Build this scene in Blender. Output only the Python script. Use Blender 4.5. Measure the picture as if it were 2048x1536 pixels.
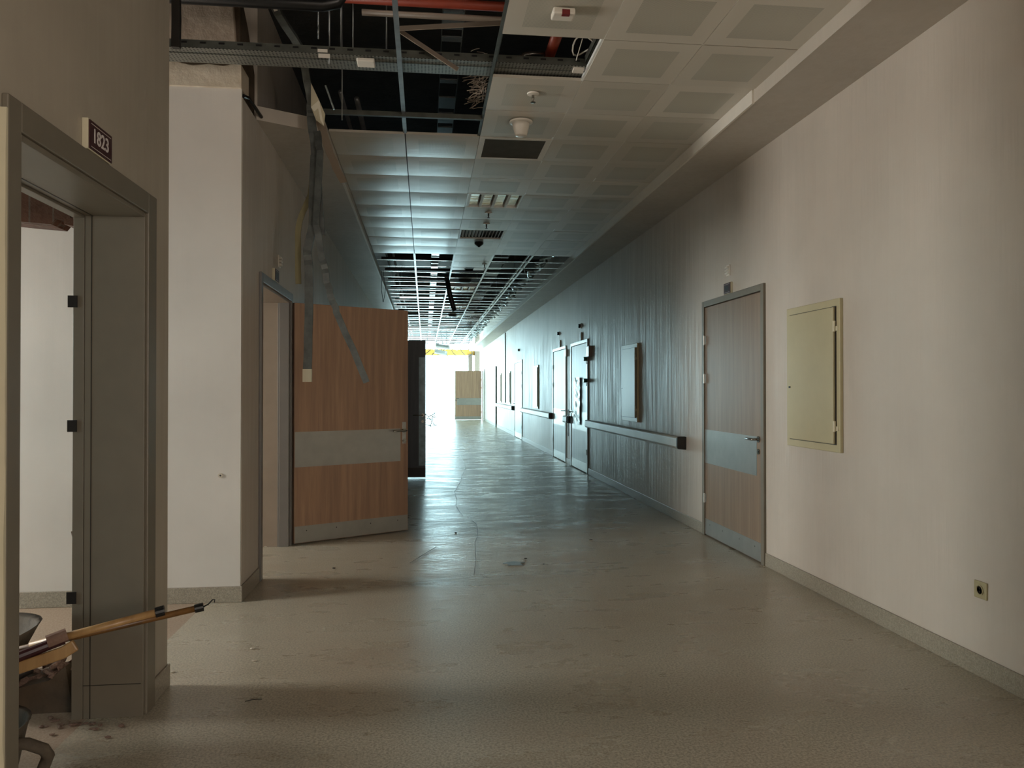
import bpy, bmesh, math, random
from mathutils import Vector, Matrix, noise
PI = math.pi
rnd = random.Random(7)
for o in list(bpy.data.objects): bpy.data.objects.remove(o)
S = bpy.context.scene
C = S.collection

# ---------------------------------------------------------------- camera
H = 1.4; F = 1540.0
YAW = math.atan(174 / F); PITCH = math.atan(12 / F)
cd = bpy.data.cameras.new('camera'); cam = bpy.data.objects.new('camera', cd); C.objects.link(cam)
cd.sensor_width = 36; cd.lens = 36 * F / 2048; cd.clip_start = 0.05; cd.clip_end = 300
cam.location = (0, 0, H); cam.rotation_euler = (PI/2 + PITCH, 0, -YAW)
S.camera = cam
# ---------------------------------------------------------------- world, lights, exposure
S.view_settings.view_transform = 'Standard'; S.view_settings.look = 'None'
S.view_settings.gamma = 1; S.view_settings.use_curve_mapping = False
S.view_settings.exposure = 0.32
w = bpy.data.worlds.new('daylight'); S.world = w; w.use_nodes = True
bg = w.node_tree.nodes['Background']; bg.inputs[0].default_value = (0.60, 0.92, 1.0, 1); bg.inputs[1].default_value = 11.0
def area(name, loc, rot, sx, sy, col, power, portal=False):
    l = bpy.data.lights.new(name, 'AREA'); l.shape = 'RECTANGLE'; l.size = sx; l.size_y = sy
    l.color = col; l.energy = power
    if portal: l.cycles.is_portal = True
    o = bpy.data.objects.new(name, l); C.objects.link(o); o.location = loc; o.rotation_euler = rot
    return o
FACE_PX = (PI/2, 0, -PI/2)     # shines toward +X
FACE_NY = (-PI/2, 0, 0)         # shines toward -Y
FACE_PY = (PI/2, 0, 0)
WARM = (1.0, 0.89, 0.80); COOL = (0.66, 0.93, 1.0)
area('sky_portal_end', (0.7, 43.5, 2.1), FACE_NY, 9, 4.8, (1, 1, 1), 1, True)
area('sky_portal_side', (-8.2, 36, 1.8), FACE_PX, 14, 4, (1, 1, 1), 1, True)
area('daylight_demolished_room', (-6.35, 4.3, 1.95), FACE_PX, 1.1, 1.4, WARM, 190)
area('daylight_room_1823', (-6.35, 1.7, 1.75), FACE_PX, 1.3, 1.5, WARM, 28)
area('daylight_open_room', (-6.35, 6.25, 1.75), FACE_PX, 1.6, 1.5, WARM, 190)
area('daylight_third_room', (-4.6, 9.9, 1.75), FACE_PX, 1.6, 1.5, COOL, 40)
area('daylight_lobby_behind', (0.6, -5.2, 1.9), FACE_PY, 4.4, 2.6, WARM, 52)
area('fill_lobby_side', (2.6, -2.6, 1.8), (PI/2, 0, PI/2), 2.2, 1.6, WARM, 150)  # added unseen fill, lightens the near left wall and door jamb
for i, yy in enumerate((14.6, 18.6, 22.6, 26.2)):
    area('fill_side_room', (-4.4, yy + 0.9, 2.2), FACE_PX, 1.8, 1.9, COOL, (95, 120, 140, 150)[i])  # added unseen fill lamps, brighten the far right wall

# ---------------------------------------------------------------- materials
def hexc(h):
    v = [int(h[i:i+2], 16) / 255 for i in (0, 2, 4)]
    return tuple((c / 12.92 if c <= .04045 else ((c + .055) / 1.055) ** 2.4) for c in v) + (1,)
class NT:
    def __init__(s, name):
        s.m = bpy.data.materials.new(name); s.m.use_nodes = True; s.t = s.m.node_tree
        s.b = s.t.nodes['Principled BSDF']
    def n(s, typ, **kw):
        x = s.t.nodes.new(typ)
        for k, v in kw.items():
            if k.startswith('i_'):
                key = k[2:].replace('_', ' ')
                x.inputs[int(key) if key.isdigit() else key].default_value = v
            else: setattr(x, k, v)
        return x
    def l(s, a, b): s.t.links.new(a, b)
    def coord(s, scale=(1, 1, 1), obj=True):
        tc = s.n('ShaderNodeTexCoord'); mp = s.n('ShaderNodeMapping'); mp.inputs['Scale'].default_value = scale
        s.l(tc.outputs['Object' if obj else 'Generated'], mp.inputs[0]); return mp.outputs[0]
    def noise(s, vec, scale, detail=4, rough=.55):
        x = s.n('ShaderNodeTexNoise'); x.inputs['Scale'].default_value = scale
        x.inputs['Detail'].default_value = detail; x.inputs['Roughness'].default_value = rough
        s.l(vec, x.inputs['Vector']); return x.outputs['Fac']
    def ramp(s, fac, stops):
        r = s.n('ShaderNodeValToRGB'); e = r.color_ramp.elements
        while len(e) < len(stops): e.new(.5)
        for q, (p, c) in zip(e, stops): q.position = p; q.color = c if len(c) == 4 else c + (1,)
        s.l(fac, r.inputs[0]); return r.outputs[0]
    def mix(s, fac, a, b, mode='MIX'):
        x = s.n('ShaderNodeMix', data_type='RGBA', blend_type=mode)
        for v, k in ((fac, 0), (a, 6), (b, 7)):
            if hasattr(v, 'is_output') or isinstance(v, bpy.types.NodeSocket): s.l(v, x.inputs[k])
            else: x.inputs[k].default_value = v
        return x.outputs[2]
    def bump(s, h, strength, dist=.01, prev=None):
        x = s.n('ShaderNodeBump'); x.inputs['Strength'].default_value = strength; x.inputs['Distance'].default_value = dist
        s.l(h, x.inputs['Height'])
        if prev: s.l(prev, x.inputs['Normal'])
        return x.outputs[0]
    def set(s, **kw):
        for k, v in kw.items():
            i = s.b.inputs[k.replace('_', ' ')]
            if isinstance(v, bpy.types.NodeSocket): s.l(v, i)
            else: i.default_value = v
        return s.m
def plain(name, h, rough=.5, metal=0.0, var=.12, bump=0.0, sc=9):
    t = NT(name); c = hexc(h); v = t.coord()
    f = t.noise(v, sc, 5)
    dk = tuple(x * (1 - var) for x in c[:3]) + (1,); lt = tuple(min(1, x * (1 + var)) for x in c[:3]) + (1,)
    t.set(Base_Color=t.ramp(f, [(.3, dk), (.7, lt)]), Roughness=rough, Metallic=metal)
    if bump: t.set(Normal=t.bump(t.noise(v, sc * 4, 4), bump, .004))
    return t.m
def wall_paint(name, h, rough=.43, streak=.22):
    t = NT(name); c = hexc(h)
    v = t.coord((1, 1, 1)); big = t.noise(v, 1.3, 5)
    dk = tuple(x * .9 for x in c[:3]) + (1,); lt = tuple(min(1, x * 1.05) for x in c[:3]) + (1,)
    vs = t.coord((9, 9, .5)); st = t.noise(vs, 1.2, 4, .6)
    n1 = t.bump(st, streak, .03)
    n2 = t.bump(t.noise(v, 160, 3), .12, .002, n1)
    sc = t.ramp(t.noise(t.coord((1, 1, 1)), 7, 8, .75), [(.66, (0, 0, 0)), (.74, (1, 1, 1))])
    col = t.mix(t.ramp(big, [(.3, (0, 0, 0)), (.7, (1, 1, 1))]), dk, lt)
    rg = t.ramp(t.noise(vs, 2.0, 4), [(.3, (rough - .06,) * 3), (.7, (rough + .14,) * 3)])
    t.set(Base_Color=col, Roughness=rg, Normal=n2); return t.m
def make_wood(name, a, b, c):
    t = NT(name); v = t.coord((14, 14, .7)); f = t.noise(v, 1.6, 7, .62)
    v2 = t.coord((3.2, 3.2, .02)); g = t.noise(v2, 1.5, 2)
    col = t.ramp(f, [(.25, hexc(a)), (.5, hexc(b)), (.75, hexc(c))])
    col = t.mix(.2, col, t.ramp(g, [(.35, (.25, .2, .17)), (.65, (1, .95, .9))]), 'MULTIPLY')
    t.set(Base_Color=col, Roughness=.38, Normal=t.bump(f, .08, .002)); return t.m
def make_floor(name, dusty=False):
    t = NT(name); v = t.coord()
    f = t.noise(v, 95, 3, .7); base = t.ramp(f, [(.36, hexc('8a8272')), (.5, hexc('aaa290')), (.64, hexc('c2baa6'))])
    if dusty: base = t.mix(.55, base, hexc('8f6f58'))
    d = t.ramp(t.noise(v, .9, 7, .65), [(.5, (0, 0, 0)), (.8, (.6, .6, .6))])
    col = t.mix(d, base, hexc('a08d7a'))
    sm = t.ramp(t.noise(t.coord((2.2, 5, 1)), 1.1, 8, .7), [(.60, (0, 0, 0)), (.90, (.16, .16, .16))])
    col = t.mix(sm, col, hexc('857868'))
    rg = t.ramp(t.noise(t.coord((1.3, 3, 1)), 1.4, 6, .6), [(.3, (.22,) * 3), (.7, (.40,) * 3)])
    rip = t.noise(t.coord((2.0, 6, 1)), 1.5, 4, .5)
    n1 = t.bump(rip, .10, .008)
    n2 = t.bump(t.noise(v, 120, 2), .06, .002, n1)
    if not dusty:      # scuffed walking path: crinkled film and scratches
        tc = t.n('ShaderNodeTexCoord'); sp = t.n('ShaderNodeSeparateXYZ'); t.l(tc.outputs['Object'], sp.inputs[0])
        mx = t.n('ShaderNodeMapRange'); mx.inputs[1].default_value = -.45; mx.inputs[2].default_value = 0.0; t.l(sp.outputs[0], mx.inputs[0])
        mx2 = t.n('ShaderNodeMapRange'); mx2.inputs[1].default_value = 1.9; mx2.inputs[2].default_value = .5; t.l(sp.outputs[0], mx2.inputs[0])
        my = t.n('ShaderNodeMapRange'); my.inputs[1].default_value = 4.6; my.inputs[2].default_value = 6.5; t.l(sp.outputs[1], my.inputs[0])
        q1 = t.n('ShaderNodeMath', operation='MULTIPLY'); t.l(mx.outputs[0], q1.inputs[0]); t.l(mx2.outputs[0], q1.inputs[1])
        q2 = t.n('ShaderNodeMath', operation='MULTIPLY'); t.l(q1.outputs[0], q2.inputs[0]); t.l(my.outputs[0], q2.inputs[1])
        cr = t.n('ShaderNodeTexNoise'); cr.inputs['Scale'].default_value = 3.2; cr.inputs['Detail'].default_value = 6; cr.inputs['Distortion'].default_value = 2.2
        t.l(t.coord((1.4, 3.4, 1)), cr.inputs['Vector'])
        rdg = t.ramp(cr.outputs['Fac'], [(.46, (0, 0, 0)), (.5, (1, 1, 1)), (.54, (0, 0, 0))])
        bp = t.n('ShaderNodeBump'); bp.inputs['Distance'].default_value = .006; t.l(cr.outputs['Fac'], bp.inputs['Height']); t.l(n2, bp.inputs['Normal'])
        q3 = t.n('ShaderNodeMath', operation='MULTIPLY'); t.l(q2.outputs[0], q3.inputs[0]); q3.inputs[1].default_value = .55; t.l(q3.outputs[0], bp.inputs['Strength'])
        n2 = bp.outputs[0]
        q4 = t.n('ShaderNodeMath', operation='MULTIPLY'); t.l(q2.outputs[0], q4.inputs[0]); t.l(rdg, q4.inputs[1])
        q5 = t.n('ShaderNodeMath', operation='MULTIPLY'); t.l(q4.outputs[0], q5.inputs[0]); q5.inputs[1].default_value = .45
        col = t.mix(q5.outputs[0], col, hexc('6b5f50'))
    t.set(Base_Color=col, Roughness=.6 if dusty else rg, Normal=n2); return t.m
def make_terrazzo(name):
    t = NT(name); v = t.coord(); f = t.noise(v, 130, 3, .7)
    t.set(Base_Color=t.ramp(f, [(.36, hexc('7d766a')), (.5, hexc('8e8676')), (.64, hexc('9f9686'))]), Roughness=.4); return t.m
def make_tile(name):
    t = NT(name); tc = t.n('ShaderNodeTexCoord'); sp = t.n('ShaderNodeSeparateXYZ'); t.l(tc.outputs['Object'], sp.inputs[0])
    m = None
    for k in (0, 1):
        a = t.n('ShaderNodeMath', operation='ABSOLUTE'); t.l(sp.outputs[k], a.inputs[0])
        b = t.n('ShaderNodeMath', operation='LESS_THAN'); t.l(a.outputs[0], b.inputs[0]); b.inputs[1].default_value = .195
        if m is None: m = b
        else:
            q = t.n('ShaderNodeMath', operation='MULTIPLY'); t.l(m.outputs[0], q.inputs[0]); t.l(b.outputs[0], q.inputs[1]); m = q
    oi = t.n('ShaderNodeObjectInfo')
    vr = t.ramp(oi.outputs['Random'], [(0, hexc('bdb6a8')), (1, hexc('cdc6b8'))])
    vo = t.n('ShaderNodeTexVoronoi'); vo.inputs['Scale'].default_value = 140; vo.inputs['Randomness'].default_value = 0
    t.l(tc.outputs['Object'], vo.inputs['Vector'])
    holes = t.ramp(vo.outputs['Distance'], [(.20, hexc('77756b')), (.38, hexc('b8b3a4'))])
    t.set(Base_Color=t.mix(m.outputs[0], vr, holes), Roughness=.31, Normal=t.bump(t.noise(t.coord((1.5, 4, 1)), 1.5, 3), .12, .02)); return t.m
def make_brick(name):
    t = NT(name); v = t.coord(); b = t.n('ShaderNodeTexBrick'); t.l(v, b.inputs['Vector'])
    b.inputs['Scale'].default_value = 5; b.inputs['Color1'].default_value = hexc('5e3a28'); b.inputs['Color2'].default_value = hexc('4a3022')
    b.inputs['Mortar'].default_value = hexc('5f564b')
    f = t.noise(v, 25, 5); t.set(Base_Color=t.mix(.3, b.outputs[0], t.ramp(f, [(.3, hexc('4c3023')), (.7, hexc('7a5a46'))])), Roughness=.9, Normal=t.bump(f, .8, .01)); return t.m
def make_plaster(name, a, b):
    t = NT(name); v = t.coord(); f = t.noise(v, 5, 7, .65)
    t.set(Base_Color=t.ramp(f, [(.3, hexc(a)), (.7, hexc(b))]), Roughness=.85, Normal=t.bump(f, .6, .02)); return t.m
def make_perf(name, h):                      # perforated galvanised tray
    t = NT(name); v = t.coord((1, 1, 1)); vo = t.n('ShaderNodeTexVoronoi'); vo.inputs['Scale'].default_value = 45; vo.inputs['Randomness'].default_value = 0
    t.l(v, vo.inputs['Vector'])
    t.set(Base_Color=t.ramp(vo.outputs['Distance'], [(.2, (.01, .01, .01)), (.3, hexc(h))]), Roughness=.42, Metallic=.6); return t.m
M = {}
M['wall'] = wall_paint('painted_wall', 'bdb3a6')
M['wall_near'] = wall_paint('painted_wall_matt', 'a69d8c', .5, .04)
M['pier'] = wall_paint('painted_wall_pale', 'c6c0b6', .5, .05)
M['soffit'] = wall_paint('painted_soffit', 'b9b0a3', .42, .12)
M['floor'] = make_floor('vinyl_floor'); M['dust'] = make_floor('dusty_floor', True)
M['base'] = make_terrazzo('terrazzo_skirting')
M['tile'] = make_tile('perforated_tile')
M['wood'] = make_wood('wood_laminate', '8f7360', 'a4836a', 'ba987a')
M['wood_r'] = make_wood('wood_laminate_grey', '766250', '836e5a', '907b66')
M['frame'] = plain('grey_brown_door_paint', '6e6759', .42, 0, .05)
M['frame_g'] = plain('grey_door_paint', '6f6c68', .35, 0, .05)
M['lining'] = plain('beige_door_lining', '8d8072', .45, 0, .05)
M['steel'] = plain('brushed_steel', 'a9a8a2', .34, .75, .06)
M['chrome'] = plain('satin_chrome', '8f8c84', .25, .95, .03)
M['dark'] = plain('dark_metal', '2a2724', .4, .3)
M['black'] = plain('black_plastic', '141414', .35)
M['cream'] = plain('cream_enamel', 'b3a987', .38, 0, .03)
M['cream_e'] = plain('cream_enamel_pale', 'c9c1a6', .4, 0, .03)
M['white'] = plain('white_plastic', 'd8d2c6', .4, 0, .03)
M['socket'] = plain('yellowed_plastic', 'a49a78', .45, 0, .03)
M['galv'] = plain('galvanised_steel', '8d9090', .38, .7, .2, .1)
M['galv_dull'] = plain('dull_galvanised', '54564f', .5, .5, .25, .1)
M['chan'] = plain('weathered_channel', '5a5e5b', .45, .35, .3, .2, 14)
M['bright'] = plain('bright_galvanised', 'b9c0c2', .2, .85, .1)
M['perf'] = make_perf('perforated_galvanised', '86867e')
M['tee'] = plain('white_tee_enamel', 'eceeea', .3, .1, .03)
M['red'] = plain('red_pipe_paint', '8e3a26', .45, 0, .15)
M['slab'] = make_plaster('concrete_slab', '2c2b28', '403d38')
M['plaster'] = make_plaster('raw_plaster', '8a7a6a', 'a99a88')
M['plaster_cream'] = make_plaster('cream_filler', 'b3a58f', 'c6bba8')
M['plaster_dark'] = make_plaster('broken_masonry', '3b3024', '5c4c3a')
M['brick'] = make_brick('broken_brick')
M['rubble'] = make_plaster('rubble_chips', '6c4f42', '99806f')
M['chip'] = plain('pale_chips', 'b8b0a0', .8)
M['maroon'] = plain('maroon_sign', '3a1a1c', .4, 0, .05)
M['letter'] = plain('white_lettering', 'c9c2bd', .5, 0, .02)
M['handrail'] = plain('handrail_vinyl', 'b5b4ab', .4, 0, .05)
M['handle_wood'] = make_wood('pale_broomstick', '8a6a42', 'a98556', 'b99763')
M['handle_brown'] = make_wood('brown_broomstick', '4e3418', '6d4c25', '805b30')
M['tub'] = make_plaster('dirty_tub', '3c352c', '6c604f')
M['ochre'] = plain('yellow_panel', 'c9973f', .7, 0, .2)
M['foil'] = plain('crumpled_foil', 'b9c4c4', .25, .6, .3, .6, 30)
M['strip_reflection'] = plain('painted_reflection_strip', 'b4ccd6', .12, .1, .3)  # bluish reflection put into the base colour
M['green'] = plain('green_plastic', '1f5a4a', .3)
M['plastic'] = plain('clear_film', 'b9cac8', .15, 0, .2, .9, 20)
M['yellow_strip'] = plain('yellowed_foam_strip', '87805f', .7)
M['redled'] = plain('red_lens', '6e0f12', .3)
M['blue'] = plain('pale_blue_film', '7f8f96', .4)
def make_glass(name):
    t = NT(name); t.set(Base_Color=(.9, .95, .95, 1), Roughness=.05, Transmission_Weight=1.0, IOR=1.1); return t.m
M['louvre'] = plain('louvre_mirror', 'cfcdb8', .12, .9, .25, .5, 40)
M['mesh'] = plain('dark_perforated_grille', '47453c', .85, 0, .15)

# ---------------------------------------------------------------- mesh helpers
def box(bm, x0, x1, y0, y1, z0, z1):
    v = [bm.verts.new(p) for p in ((x0, y0, z0), (x1, y0, z0), (x1, y1, z0), (x0, y1, z0), (x0, y0, z1), (x1, y0, z1), (x1, y1, z1), (x0, y1, z1))]
    for f in ((0, 3, 2, 1), (4, 5, 6, 7), (0, 1, 5, 4), (1, 2, 6, 5), (2, 3, 7, 6), (3, 0, 4, 7)): bm.faces.new([v[i] for i in f])
def frame_of(d):
    d = d.normalized(); up = Vector((0, 0, 1)) if abs(d.z) < .9 else Vector((1, 0, 0))
    s = d.cross(up).normalized(); return s, s.cross(d).normalized()
def sweep(bm, pts, prof, caps=True, closed=True, sidev=None):
    """sweep a profile (list of (a,b)) along points"""
    pts = [Vector(p) for p in pts]; rings = []; prev = None
    for i, p in enumerate(pts):
        d = (pts[min(i + 1, len(pts) - 1)] - pts[max(i - 1, 0)])
        if d.length < 1e-6: d = Vector((0, 0, 1))
        if sidev is not None:
            dn = d.normalized(); s = (Vector(sidev) - dn * dn.dot(Vector(sidev))).normalized(); u = s.cross(dn)
        elif prev is None: s, u = frame_of(d)
        else:
            dn = d.normalized(); s = (prev - dn * dn.dot(prev)).normalized(); u = s.cross(dn)
        prev = s
        rings.append([bm.verts.new(p + s * a + u * b) for a, b in prof])
    n = len(prof)
    for r0, r1 in zip(rings, rings[1:]):
        for k in range(n if closed else n - 1):
            bm.faces.new((r0[k], r0[(k + 1) % n], r1[(k + 1) % n], r1[k]))
    if caps and closed: bm.faces.new(rings[0][::-1]); bm.faces.new(rings[-1])
def circ(r, n=10, ry=None): return [(r * math.cos(2 * PI * i / n), (ry or r) * math.sin(2 * PI * i / n)) for i in range(n)]
def tube(bm, pts, r, n=10): sweep(bm, pts, circ(r, n))
def uprof(w, d, t=.002): # U channel opening along +b
    return [(-w/2, d), (-w/2, 0), (w/2, 0), (w/2, d), (w/2 - t, d), (w/2 - t, t), (-w/2 + t, t), (-w/2 + t, d)]
def lathe(bm, prof, n=28, c=(0, 0, 0), closed_ends=True):
    rings = [[bm.verts.new((c[0] + r * math.cos(2*PI*i/n), c[1] + r * math.sin(2*PI*i/n), c[2] + z)) for i in range(n)] for r, z in prof]
    for a, b in zip(rings, rings[1:]):
        for i in range(n): bm.faces.new((a[i], a[(i+1) % n], b[(i+1) % n], b[i]))
    if closed_ends: bm.faces.new(rings[0][::-1]); bm.faces.new(rings[-1])
def poly_prism(bm, pts, axis, a0, a1):
    """extrude a 2-D outline along an axis ('y': pts are (x,z); 'x': (y,z))"""
    def P(p, a): return (p[0], a, p[1]) if axis == 'y' else ((a, p[0], p[1]) if axis == 'x' else (p[0], p[1], a))
    A = [bm.verts.new(P(p, a0)) for p in pts]; B = [bm.verts.new(P(p, a1)) for p in pts]
    n = len(pts)
    for i in range(n): bm.faces.new((A[i], A[(i+1) % n], B[(i+1) % n], B[i]))
    bm.faces.new(A[::-1]); bm.faces.new(B)
def obj(name, bm, mat, parent=None, bev=0.0, smooth=False, loc=None, rz=None):
    bmesh.ops.recalc_face_normals(bm, faces=bm.faces)
    me = bpy.data.meshes.new(name); bm.to_mesh(me); bm.free()
    me.materials.append(M[mat] if isinstance(mat, str) else mat)
    if smooth:
        for p in me.polygons: p.use_smooth = True
    o = bpy.data.objects.new(name, me); C.objects.link(o)
    if parent: o.parent = parent
    if loc is not None: o.location = loc
    if rz is not None: o.rotation_euler = (0, 0, rz)
    if bev:
        b = o.modifiers.new('bevel', 'BEVEL'); b.width = bev; b.segments = 2; b.limit_method = 'ANGLE'; b.angle_limit = .6
    return o
def B(*boxes):
    bm = bmesh.new()
    for b in boxes: box(bm, *b)
    return bm
def T(*tubes, n=10):
    bm = bmesh.new()
    for pts, r in tubes: tube(bm, pts, r, n)
    return bm
def tag(o, label=None, cat=None, group=None, kind=None):
    if label: o['label'] = label
    if cat: o['category'] = cat
    if group: o['group'] = group
    if kind: o['kind'] = kind
    return o
def thing(name, label, cat, loc=(0, 0, 0), rz=0, group=None, kind=None):
    o = bpy.data.objects.new(name, None); C.objects.link(o); o.empty_display_size = .1
    o.location = loc; o.rotation_euler = (0, 0, rz); return tag(o, label, cat, group, kind)
def dup(root, loc, rz=None, label=None):
    r = root.copy(); C.objects.link(r); r.location = loc
    if rz is not None: r.rotation_euler = (0, 0, rz)
    if label: r['label'] = label
    for ch in list(root.children):
        c = ch.copy(); C.objects.link(c); c.parent = r
        for g in ch.children:
            d = g.copy(); C.objects.link(d); d.parent = c
    return r
def at(px, py, Y):
    """photo pixel -> point at depth Y along the corridor"""
    a = (px - 1024) / F; b = -(py - 768) / F
    cp, sp, cy, sy = math.cos(PITCH), math.sin(PITCH), math.cos(YAW), math.sin(YAW)
    f = cp - b * sp; z = sp + b * cp
    d = Vector((f * sy + a * cy, f * cy - a * sy, z))
    return Vector((0, 0, H)) + d * (Y / d.y)
def onx(px, py, X):
    d = at(px, py, 1.0) - Vector((0, 0, H)); return Vector((0, 0, H)) + d * (X / d.x)
def onz(px, py, Z):
    d = at(px, py, 1.0) - Vector((0, 0, H)); return Vector((0, 0, H)) + d * ((Z - H) / d.z)

XL, XR = -1.21, 2.70          # corridor walls
def YR(px): return onx(px, 780, XR).y
def YL(px): return onx(px, 780, XL).y
YJ, YP, YH = 3.81, 5.27, 7.14  # near corner, passage wall, far jamb of door_2
ZS, ZC, ZT = 3.35, 3.44, 4.35 # soffit, tile ceiling, slab
YEND_R = 36.2
RL, RR = PI/2, -PI/2           # facing the left / right wall
# ================================================================ SETTING
tag(obj('floor', B((-1.43, 2.9, -5.4, 43.5, -.12, 0)), 'floor'), 'speckled beige vinyl floor of the long corridor', 'floor', kind='structure')
fl2 = obj('floor_side_rooms', B((-8.2, -1.43, -5.4, 43.5, -.12, 0)), 'dust')
tag(fl2, 'dusty reddish floor of the rooms on the left', 'floor', kind='structure')
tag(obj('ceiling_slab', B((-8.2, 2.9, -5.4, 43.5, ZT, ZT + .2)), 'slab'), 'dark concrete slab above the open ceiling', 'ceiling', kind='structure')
tag(obj('wall_right', B((XR, XR + .2, -5.4, YEND_R, 0, ZT)), 'wall'), 'long pale painted wall on the right of the corridor', 'wall', kind='structure')
tag(obj('wall_back', B((-8.2, 2.9, -5.6, -5.4, 0, ZT)), 'wall_near'), 'wall of the lobby behind', 'wall', kind='structure')
# left wall with the openings
TH = .28
# door opening 1823: Y 2.32..3.30
D1a, D1b, D1h = 2.43, 3.49, 2.165
tag(obj('wall_left', B((XL - TH, XL, -5.4, D1a, 0, ZT), (XL - TH, XL, D1b, YJ, 0, ZT), (XL - TH, XL, D1a, D1b, D1h, ZT)), 'wall_near'),
    'beige wall on the left around the doorway of room 1823', 'wall', kind='structure')
D2a, D2b, D2h = 5.87, 7.10, 2.20
bm = B((XL - TH, XL, YP + .02, D2a, 0, 3.35), (XL - TH, XL, D2b, 11.0, 0, ZT), (XL - TH, XL, D2a, D2b, D2h, ZT),
       (XL - TH, XL, 5.74, D2a, 3.35, ZT))
ydoors = [(12.4 - 1.24, 12.4)] + [(y, y + 1.5) for y in (14.6, 18.6, 22.6)]  # beyond door_3 the openings are unseen, added to let fill light through
yy = 11.0
for a, b in ydoors:
    top = ZT if yy < 13.5 else 3.45  # unseen far top kept low so fill light reaches the ceiling void
    if a > yy: box(bm, XL - TH, XL, yy, a, 0, top)
    box(bm, XL - TH, XL, a, b, 2.2, top); yy = b
box(bm, XL - TH, XL, yy, 27.0, 0, 3.45)
tag(obj('wall_left_far', bm, 'wall'), 'left corridor wall running past the open wooden doors', 'wall', kind='structure')
# pier / passage wall facing the camera at Y = 5.10
tag(obj('wall_passage', B((-8.2, XL - .002, YP, YP + .02, 0, 3.40), (-8.2, XL - TH, YP + .02, YP + .25, 0, 3.40)), 'pier'), 'pale wall of the side passage facing the viewer', 'wall', kind='structure')
bm = bmesh.new()
poly_prism(bm, [(-3.0, 3.40), (XL, 3.40), (XL, 3.555), (-1.24, 3.565), (-1.33, 3.545), (-1.42, 3.555), (-1.52, 3.54), (-1.62, 3.56), (-3.0, 3.55)], 'y', YP - .012, YP + .2)
tag(obj('trim_1', bm, 'plaster_cream', bev=.004), 'cream filler band with a ragged top edge on the passage wall', 'trim', kind='structure')
bm = bmesh.new()
poly_prism(bm, [(-8.2, 3.5), (-1.26, 3.5), (-1.25, 3.7), (-1.27, 3.99), (-8.2, 4.02)], 'y', YP + .02, YP + .22)
tag(obj('wall_raw_plaster', bm, 'plaster', bev=.01), 'unpainted raw plaster above the passage wall', 'wall', kind='structure')
# rough broken masonry behind, facing the corridor
bm = bmesh.new(); r2 = random.Random(3)
pts = [(YP + .03, 3.36), (6.0, 3.36)] + [(6.0 + r2.uniform(-.05, .05) - .12 * k, 3.45 + k * .12) for k in range(6)] + [(YP + .03, ZT)]
poly_prism(bm, pts, 'x', -1.5, -1.23)
tag(obj('wall_broken_masonry', bm, 'plaster_dark', bev=.01), 'rough dark broken masonry edge above the left soffit', 'wall', kind='structure')
# remains of the demolished cross wall at Y 3.50..3.70
tag(obj('wall_demolished_header', B((-8.2, XL - TH - .001, 3.63, YJ, 2.36, ZT)), 'plaster_dark'), 'brick lintel left above the demolished wall', 'wall', kind='structure')
bm = bmesh.new(); r2 = random.Random(5)
prof = [(-1.491, 0)] + [(-1.491, 2.33)]; z = 2.33
edge = [(-1.56, 2.33), (-1.565, 2.17), (-1.60, 2.165), (-1.60, 2.14), (-1.55, 2.13), (-1.545, 2.05), (-1.525, 1.98), (-1.53, 1.86), (-1.548, 1.85), (-1.548, 1.80), (-1.53, 1.77), (-1.522, 1.62), (-1.535, 1.57), (-1.525, 1.45), (-1.54, 1.43), (-1.54, 1.36), (-1.522, 1.33),
        (-1.525, 1.12), (-1.52, .9), (-1.54, .78), (-1.565, .77), (-1.55, .70), (-1.525, .66), (-1.52, .4), (-1.54, .22), (-1.62, .15), (-1.62, 0)]
poly_prism(bm, prof + edge, 'y', 3.63, 3.80)
tag(obj('wall_demolished_jamb', bm, 'brick'), 'jagged brick edge left where the wall was knocked out', 'wall', kind='structure')
bm = bmesh.new()
pts = [(-6.0, 2.33), (-6.0, 2.2)] + [(-5.9 + .3 * k + r2.uniform(-.08, .08), 2.17 + r2.uniform(-.04, .05)) for k in range(12)]
pts += [(-2.3, 2.205), (-2.15, 2.21), (-2.02, 2.185), (-1.95, 2.165), (-1.80, 2.15), (-1.66, 2.14), (-1.64, 2.165), (-1.58, 2.155), (-1.56, 2.33)]
poly_prism(bm, pts, 'y', 3.64, 3.80)
tag(obj('wall_demolished_soffit', bm, 'brick'), 'ragged brick underside of the knocked-out opening', 'wall', kind='structure')
bm = bmesh.new()
poly_prism(bm, [(-6.0, 0), (-6.0, .06), (-2.4, .08), (-2.0, .11), (-1.8, .10), (-1.62, .14), (-1.55, .2), (-1.52, 0)], 'y', 3.55, 3.82)
tag(obj('wall_stub', bm, 'plaster_dark'), 'low brown stub of the demolished wall', 'wall', kind='structure')
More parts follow.
